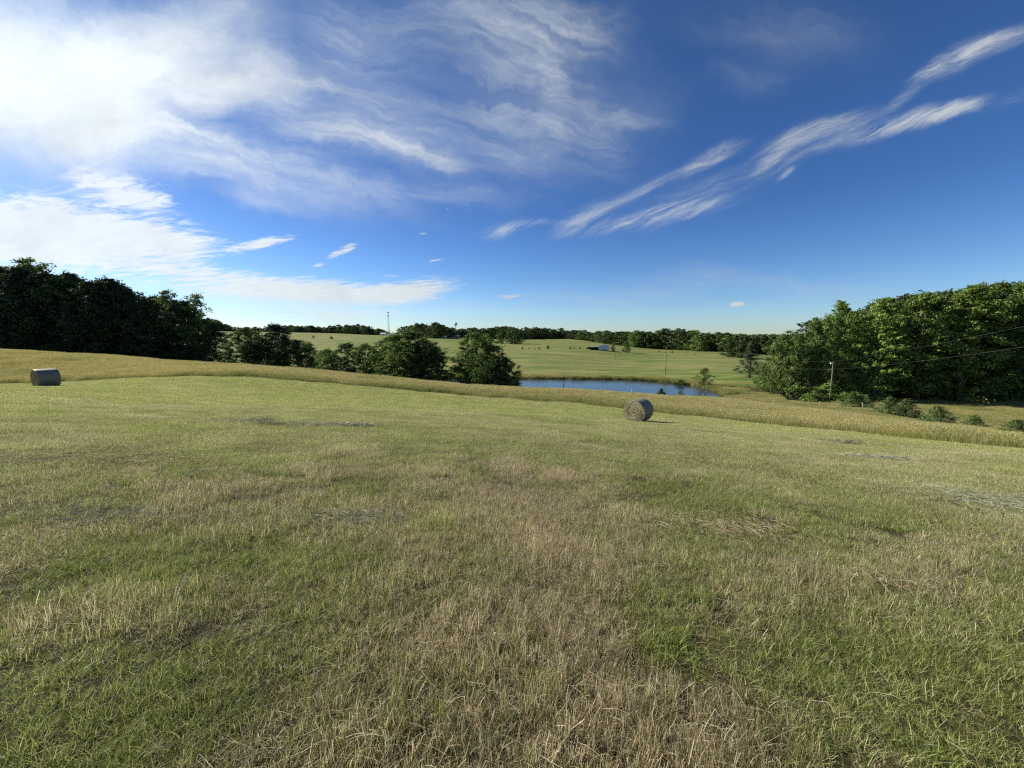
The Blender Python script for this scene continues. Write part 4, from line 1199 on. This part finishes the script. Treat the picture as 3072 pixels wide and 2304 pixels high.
make_bale(1914, 1264, 26.0, 221, 1.45, 0.785, 'round hay bale showing its coiled end, right of centre near the mown edge', 1)
make_bale(140, 1150, 33.0, 203, 1.30, 0.79, 'round hay bale seen from its grey wrapped side, far left of the field', 2)

# loose hay left by the baler
def loose_hay(name, pts, n, mat, label, lmin=0.12, lmax=0.4, w=0.003, zt=0.09):
    rng = np.random.default_rng(len(label))
    P = []
    pts = np.array(pts, float)
    for k in range(n):
        i = rng.integers(0, len(pts)); j = min(len(pts) - 1, i + 1); t = rng.uniform()
        q = pts[i] * (1 - t) + pts[j] * t
        P.append((q[0] + rng.normal(0, q[2]), q[1] + rng.normal(0, q[2] * 0.7)))
    P = np.array(P)
    l = rng.uniform(lmin, lmax, n); a = rng.uniform(0, 2 * PI, n)
    dv = np.stack([np.cos(a), np.sin(a)], -1)
    V = np.zeros((n, 6, 3)); side = np.stack([-dv[:, 1], dv[:, 0]], -1)
    crv = rng.normal(0, 0.12, n)
    z0 = rng.uniform(0.03, zt, n); z1 = rng.uniform(0.03, zt, n)
    for k, t in enumerate((-0.5, 0, 0.5)):
        c = P + dv * (l * t)[:, None] + side * (crv * l * (0 if k == 1 else 1))[:, None]
        zz = ground(c[:, 0], c[:, 1]) + z0 * (0.5 - t) + z1 * (0.5 + t) + (0.02 if k == 1 else 0)
        for m_, s in ((0, 1), (1, -1)):
            V[:, 2 * k + m_, :2] = c + side * (s * w * rng.uniform(0.5, 1.2, n) * (1.0 if k != 2 else 0.5))[:, None]; V[:, 2 * k + m_, 2] = zz + s * w * 0.5
    base = np.arange(n)[:, None] * 6
    Fq = np.concatenate([base + np.array([[0, 1, 3, 2]]), base + np.array([[2, 3, 5, 4]])])
    o = mesh_obj(name, V.reshape(-1, 3), Fq, mat, attrs={'rnd': np.repeat(rng.uniform(0, 1, n), 6)})
    tag(o, label, 'loose hay', 'loose hay left on the stubble', kind='stuff')
def hay_mat(name, stops):
    m, nt, out = new_mat(name); leafy(nt, out, ramp(nt, attr(nt, 'rnd'), stops), 0.25, 0.0, 0.6); return m
M_HAY_GREY = hay_mat('grey_loose_hay', [(0, (0.14, 0.15, 0.10)), (0.5, (0.30, 0.31, 0.22)), (1, (0.60, 0.60, 0.46))])
M_HAY_TAN = hay_mat('tan_loose_hay', [(0, (0.20, 0.15, 0.08)), (0.5, (0.38, 0.31, 0.18)), (1, (0.58, 0.50, 0.34))])
M_HAY_DARK = hay_mat('dark_loose_hay', [(0, (0.10, 0.09, 0.065)), (0.5, (0.25, 0.22, 0.17)), (1, (0.50, 0.46, 0.37))])
def H(px, py, r): x, y = gp(px, py); return (x, y, r)
loose_hay('loose_hay', [H(640, 1262, 0.6), H(860, 1276, 0.5), H(1010, 1277, 0.5), H(1070, 1279, 0.3)], 1100, M_HAY_GREY, 'thin grey streak of loose hay on the mown field left of centre', w=0.004, lmax=0.3)
loose_hay('loose_hay', [H(780, 1266, 0.2), H(800, 1276, 0.2)], 130, M_HAY_DARK, 'small dark clot of hay at the left end of the thin grey streak', w=0.005, zt=0.2)
loose_hay('loose_hay', [H(2500, 1330, 0.22), H(2550, 1332, 0.22)], 300, M_HAY_DARK, 'dark flat clump of hay nearest the uncut strip on the right', w=0.005, zt=0.16, lmax=0.3)
loose_hay('loose_hay', [H(2560, 1372, 0.35), H(2600, 1372, 0.35), H(2680, 1380, 0.3)], 900, M_HAY_GREY, 'grey clump of loose hay below the dark one on the right', w=0.003, lmax=0.3)
loose_hay('loose_hay', [H(2780, 1470, 0.5), H(2960, 1500, 0.6), H(3072, 1540, 0.6)], 1500, M_HAY_GREY, 'broad silvery swath of hay at the right photo edge', w=0.0015, zt=0.08, lmax=0.3)
loose_hay('loose_hay', [H(120, 1555, 0.30), H(400, 1560, 0.22), H(700, 1572, 0.25), H(1100, 1565, 0.22)], 900, M_HAY_GREY, 'long broken line of pale hay across the left half of the field', w=0.0013, lmax=0.25)
loose_hay('loose_hay', [H(180, 1850, 0.16), H(420, 1890, 0.18), H(520, 1930, 0.14)], 420, M_HAY_TAN, 'pale matted hay in the green grass at lower left', w=0.0008, lmin=0.04, lmax=0.13, zt=0.10)
loose_hay('loose_hay', [H(1900, 1590, 0.3), H(2150, 1600, 0.35), H(2250, 1600, 0.3)], 700, M_HAY_TAN, 'dull matted hay streak right of the middle of the field', w=0.0013, lmax=0.2)
loose_hay('loose_hay', [H(2560, 1740, 0.14), H(2650, 1760, 0.14)], 260, M_HAY_TAN, 'brownish tangle of stems in a hollow at lower right', w=0.0010, lmin=0.05, lmax=0.16)
loose_hay('loose_hay', [H(700, 2260, 0.22), H(1300, 2150, 0.25), H(1500, 2200, 0.25), H(2000, 2230, 0.25)], 170, M_HAY_TAN, 'long pale straws lying over the stubble at the bottom centre', w=0.0009, lmin=0.06, lmax=0.2, zt=0.12)
loose_hay('loose_hay', [H(2100, 2200, 0.25), H(2500, 2150, 0.3), H(2900, 2200, 0.3)], 120, M_HAY_TAN, 'scattered dry straws at the lower right corner', w=0.0009, lmin=0.05, lmax=0.16, zt=0.10)
loose_hay('loose_hay', [H(300, 1400, 0.6), H(100, 1370, 0.6), H(450, 1385, 0.6)], 700, M_HAY_TAN, 'tan hay wisps at the left side of the field', w=0.0028, lmax=0.3)


# ------------------------------------------------------------------ fence with posts
def build_fence():
    t = empty('wire_fence', (0, 0, 0)); tag(t, 'wire fence with thin posts running before the pond and past the cedars', 'fence')
    spec = [(1637, 77, 0.05, 1.25, M_BARK_DARK), (1692, 76, 0.09, 1.45, M_BARK_DARK), (1770, 75.6, 0.04, 1.1, M_POLE), (1850, 75, 0.05, 1.15, M_BARK_DARK), (1898, 74.6, 0.04, 1.2, M_WHITE), (1960, 74, 0.04, 1.15, M_POLE), (2035, 73, 0.05, 1.2, M_POLE),
            (2114, 72, 0.045, 1.35, M_WHITE), (2200, 70.6, 0.05, 1.2, M_POLE), (2330, 68.6, 0.05, 1.2, M_POLE), (2470, 66, 0.05, 1.2, M_POLE), (2600, 63, 0.05, 1.2, M_POLE), (2745, 57.5, 0.05, 1.2, M_POLE), (2839, 54, 0.06, 1.35, M_POLE), (2972, 46, 0.06, 1.3, M_POLE), (3110, 38, 0.06, 1.3, M_POLE)]
    prev = None
    strands = [MB() for _ in range(3)]
    tops = {1637: 1156, 1692: 1149, 1770: 1160, 1850: 1166, 1898: 1166, 1960: 1170, 2035: 1174, 2114: 1180, 2839: 1263, 2972: 1282}
    for px, d, r, h, mt in spec:
        x, y, _ = at(px, 1100, d); z = gz(x, y)
        if px in tops:
            h = at(px, tops[px], d)[2] - z
            print('post', px, round(h, 2)); h = min(max(h, 0.9), 2.3)
        mb = MB(); mb.tube([(x, y, z - 0.3), (x, y, z + h * 0.6), (x, y, z + h)], [r, r * 0.97, r * 0.9], 8)
        p = mb.build('post', mt, t, smooth=False)
        if px == 2839:
            MB().tube([(x, y, z + h + 0.003), (x, y, z + h + 0.13)], [0.075, 0.07], 8).build('white_cap', M_WHITE, p)
            p['label'] = 'post with a white top'
        if prev:
            for k, s in enumerate(strands):
                a = Vector((prev[0], prev[1], prev[2] + 0.45 + 0.3 * k)); b = Vector((x, y, z + 0.45 + 0.3 * k)); m = (a + b) / 2 - Vector((0, 0, 0.02))
                s.tube([a, m, b], [0.004] * 3, 4)
        prev = (x, y, z)
    for s in strands: s.build('wire', M_WIRE, t)
build_fence()

# ------------------------------------------------------------------ power line
def build_poles():
    spec = [(2500, 1087, 79, 'weathered utility pole with two wires in front of the right wood'),
            (1999, 1063, 147, 'thin utility pole standing in the pasture behind the right half of the pond'),
            (1846, 1040, 231, 'slender far utility pole in the pasture right of the barn'),
            (1768, 1023, 298, 'farthest utility pole at the left side of the barn')]
    tops = []
    for i, (px, top, d, lb) in enumerate(spec):
        x, y, zt = at(px, top, d); g = gz(x, y); h = zt - g
        t = empty('utility_pole', (x, y, g)); tag(t, lb, 'utility pole', 'utility poles of the power line')
        MB().tube([(0, 0, -0.6), (0.02, 0, h * 0.5), (0.0, 0, h)], [0.14, 0.12, 0.09], 10).build('pole', M_BARK, t, smooth=True)
        MB().tube([(0, 0, h - 0.002), (0, 0, h + 0.28)], [0.03, 0.03], 6).build('top_pin', M_DARKSTEEL, t)
        MB().tube([(-0.14, -0.02, h - 0.45), (-0.42, -0.02, h - 0.28)], [0.035, 0.03], 6).box((-0.46, -0.02, h - 0.18), (0.28, 0.2, 0.22)).build('insulator', M_WHITE, t)
        MB().box((-0.16, 0, h - 1.45), (0.14, 0.1, 0.12)).build('neutral_bracket', M_STEEL, t)
        tops.append((Vector((x - 0.1, y, g + h + 0.22)), Vector((x - 0.2, y, g + h - 1.45))))
    p0 = (Vector((30, -10, EYE + 10.6)), Vector((30, -10, EYE + 8.2)))
    chain = [p0] + tops
    t = empty('power_line', (0, 0, 0)); tag(t, 'two overhead wires strung between the utility poles', 'power line')
    for w in range(2):
        mb = MB()
        for a, b in zip(chain[:-1], chain[1:]):
            A, B = a[w], b[w]; sag = 0.014 * (A - B).length
            pts = [A.lerp(B, k / 14) - Vector((0, 0, sag * 4 * (k / 14) * (1 - k / 14))) for k in range(15)]
            mb.tube(pts, [0.0055 if w == 0 else 0.0075] * 15, 5)
        mb.build('wire', M_LINE, t)
build_poles()

# ------------------------------------------------------------------ barn
def build_barn():
    x, y, _ = at(1797, 1049, 298); g = gz(x, y)
    t = empty('barn', (x, y, g), math.radians(-14)); tag(t, 'low metal barn with an open shed front at the edge of the far trees', 'barn')
    W, D, H1, H2 = 15.5, 9.0, 2.6, 4.4
    # gabled closed part on the right, lean-to on the left
    cx = 3.8; w2 = 3.9
    mb = MB()
    V = [(cx - w2, -D / 2, 0), (cx + w2, -D / 2, 0), (cx + w2, -D / 2, 3.4), (cx, -D / 2, 4.3), (cx - w2, -D / 2, 3.4), (cx - w2, D / 2, 0), (cx + w2, D / 2, 0), (cx + w2, D / 2, 3.4), (cx, D / 2, 4.3), (cx - w2, D / 2, 3.4)]
    mb.add(V, [(0, 1, 2, 3, 4), (9, 8, 7, 6, 5), (1, 6, 7, 2), (5, 0, 4, 9)]).build('wall', M_SIDING, t)
    MB().add([(cx - w2 - .3, -D / 2 - .3, 3.32), (cx, -D / 2 - .3, 4.42), (cx + w2 + .3, -D / 2 - .3, 3.32), (cx - w2 - .3, D / 2 + .3, 3.32), (cx, D / 2 + .3, 4.42), (cx + w2 + .3, D / 2 + .3, 3.32),
              (cx - w2 - .3, -D / 2 - .3, 3.22), (cx, -D / 2 - .3, 4.32), (cx + w2 + .3, -D / 2 - .3, 3.22), (cx - w2 - .3, D / 2 + .3, 3.22), (cx, D / 2 + .3, 4.32), (cx + w2 + .3, D / 2 + .3, 3.22)],
             [(0, 1, 4, 3), (1, 2, 5, 4), (9, 10, 7, 6), (10, 11, 8, 7), (6, 7, 1, 0), (7, 8, 2, 1), (3, 4, 10, 9), (4, 5, 11, 10), (0, 3, 9, 6), (5, 2, 8, 11)]).build('roof', M_ROOF, t)
    # open-fronted shed
    l0, l1 = -9.5, cx - w2 - 0.05
    MB().add([(l0, -D / 2, 2.2), (l1, -D / 2, 3.3), (l1, D / 2, 3.3), (l0, D / 2, 2.2), (l0, -D / 2, 2.1), (l1, -D / 2, 3.2), (l1, D / 2, 3.2), (l0, D / 2, 2.1)],
             [(0, 1, 2, 3), (7, 6, 5, 4), (0, 4, 5, 1), (1, 5, 6, 2), (2, 6, 7, 3), (3, 7, 4, 0)]).build('shed_roof', M_ROOF, t)
    MB().box(((l0 + l1) / 2, D / 2 - 0.2, 1.05), (l1 - l0, 0.12, 2.1)).build('back_wall', M_INSIDE, t)
    for k in range(5):
        px_ = l0 + 0.15 + (l1 - l0 - 0.3) * k / 4
        MB().tube([(px_, -D / 2 + 0.15, -0.2), (px_, -D / 2 + 0.15, 2.12 + k * 0.26)], [0.11, 0.11], 6).build('post', M_BARK_DARK, t)
    MB().box((cx + 0.4, -D / 2 - 0.03, 1.3), (2.6, 0.05, 2.6)).build('door', M_ROOF, t)
build_barn()

# ------------------------------------------------------------------ radio mast, water tower, farm buildings
def build_mast():
    x, y, zt = at(1164, 936, 1290); g = gz(x, y); h = zt - g
    t = empty('radio_mast', (x, y, g)); tag(t, 'tall lattice radio mast rising above the far tree line', 'radio mast')
    mb = MB(); n = 16; w0, w1 = 4.2, 1.0
    for k in range(3):
        a = 2 * PI * k / 3
        mb.tube([(w0 * math.cos(a), w0 * math.sin(a), 0), (w1 * math.cos(a), w1 * math.sin(a), h)], [0.30, 0.24], 5)
    for i in range(n):
        for k in range(3):
            a, b = 2 * PI * k / 3, 2 * PI * (k + 1) / 3
            wa = w0 + (w1 - w0) * i / n; wb = w0 + (w1 - w0) * (i + 1) / n
            mb.tube([(wa * math.cos(a), wa * math.sin(a), h * i / n), (wb * math.cos(b), wb * math.sin(b), h * (i + 1) / n)], [0.13, 0.13], 4)
            mb.tube([(wb * math.cos(a), wb * math.sin(a), h * (i + 1) / n), (wb * math.cos(b), wb * math.sin(b), h * (i + 1) / n)], [0.12, 0.12], 4)
    mb.build('lattice', M_STEEL, t)
    for zz, s in ((h - 1.5, 2.3), (h * 0.83, 1.8)):
        mb = MB()
        for k in range(6):
            a = 2 * PI * k / 6
            mb.box((s * math.cos(a), s * math.sin(a), zz), (0.7, 0.7, 2.6), a)
        mb.tube([(0, 0, zz - 0.2), (0, 0, zz + 0.2)], [s, s], 12)
        mb.build('antenna_array', M_DARKSTEEL, t)
build_mast()

def build_water_tower():
    x, y, zc = at(1367, 972, 1700); g = gz(x, y); c = zc - g; R = 8.0
    t = empty('water_tower', (x, y, g)); tag(t, 'pale ball-shaped water tower on a single stem above the far trees', 'water tower')
    V, Fc = [], []; nu, nv = 28, 16
    for j in range(nv + 1):
        p = PI * j / nv
        for k in range(nu):
            a = 2 * PI * k / nu; V.append((R * math.sin(p) * math.cos(a), R * math.sin(p) * math.sin(a), c + R * 0.94 * math.cos(p)))
    for j in range(nv):
        for k in range(nu):
            k2 = (k + 1) % nu; Fc.append((j * nu + k, (j + 1) * nu + k, (j + 1) * nu + k2, j * nu + k2))
    mesh_obj('tank', V, Fc, M_TANK, t, smooth=True)
    MB().tube([(0, 0, -1), (0, 0, 4), (0, 0, 8), (0, 0, c - R - 4), (0, 0, c - R * 0.85)], [4.5, 3.2, 1.7, 1.6, 3.6], 16).build('stem', M_TANK, t, smooth=True)
    MB().tube([(0, 0, c + R * 0.93), (0, 0, c + R * 0.93 + 1.4)], [0.8, 0.8], 8).build('vent', M_STEEL, t)
build_water_tower()

def house(px, py, d, w, dep, h, label, roof=None, rz=0.0, windows=2):
    x, y, _ = at(px, py, d); g = gz(x, y)
    t = empty('farm_house', (x, y, g), rz); tag(t, label, 'house')
    hw, hd = w / 2, dep / 2; rh = dep * 0.28
    MB().add([(-hw, -hd, 0), (hw, -hd, 0), (hw, hd, 0), (-hw, hd, 0), (-hw, -hd, h), (hw, -hd, h), (hw, hd, h), (-hw, hd, h), (-hw, 0, h + rh), (hw, 0, h + rh)],
             [(0, 1, 5, 4), (2, 3, 7, 6), (1, 2, 6, 9, 5), (3, 0, 4, 8, 7)]).build('wall', M_HOUSE, t)
    e = 0.5
    MB().add([(-hw - e, -hd - e, h - 0.1), (hw + e, -hd - e, h - 0.1), (hw + e, 0, h + rh + .12), (-hw - e, 0, h + rh + .12), (hw + e, hd + e, h - 0.1), (-hw - e, hd + e, h - 0.1)],
             [(0, 1, 2, 3), (3, 2, 4, 5)]).build('roof', roof or M_GREYROOF, t)
    for k in range(windows):
        MB().box((-hw + w * (k + 1) / (windows + 1), -hd - 0.03, h * 0.55), (1.6, 0.06, 1.4)).build('window', M_GLASS, t)
    MB().box((hw * 0.1 + 1.4, -hd - 0.04, 1.05), (1.1, 0.07, 2.1)).build('door', M_DARKSTEEL, t)
house(1150, 1003, 690, 9, 8, 2.5, 'pale-roofed farm building at the foot of the radio mast')
house(1174, 1003, 690, 7, 6, 2.2, 'low grey building right of the radio mast foot', roof=M_ROOF)
house(1332, 1010, 474, 6, 5, 1.9, 'small white building glimpsed under the trees left of the water tower')
house(1372, 1012, 520, 6, 5, 1.9, 'small white building glimpsed under the trees below the water tower')
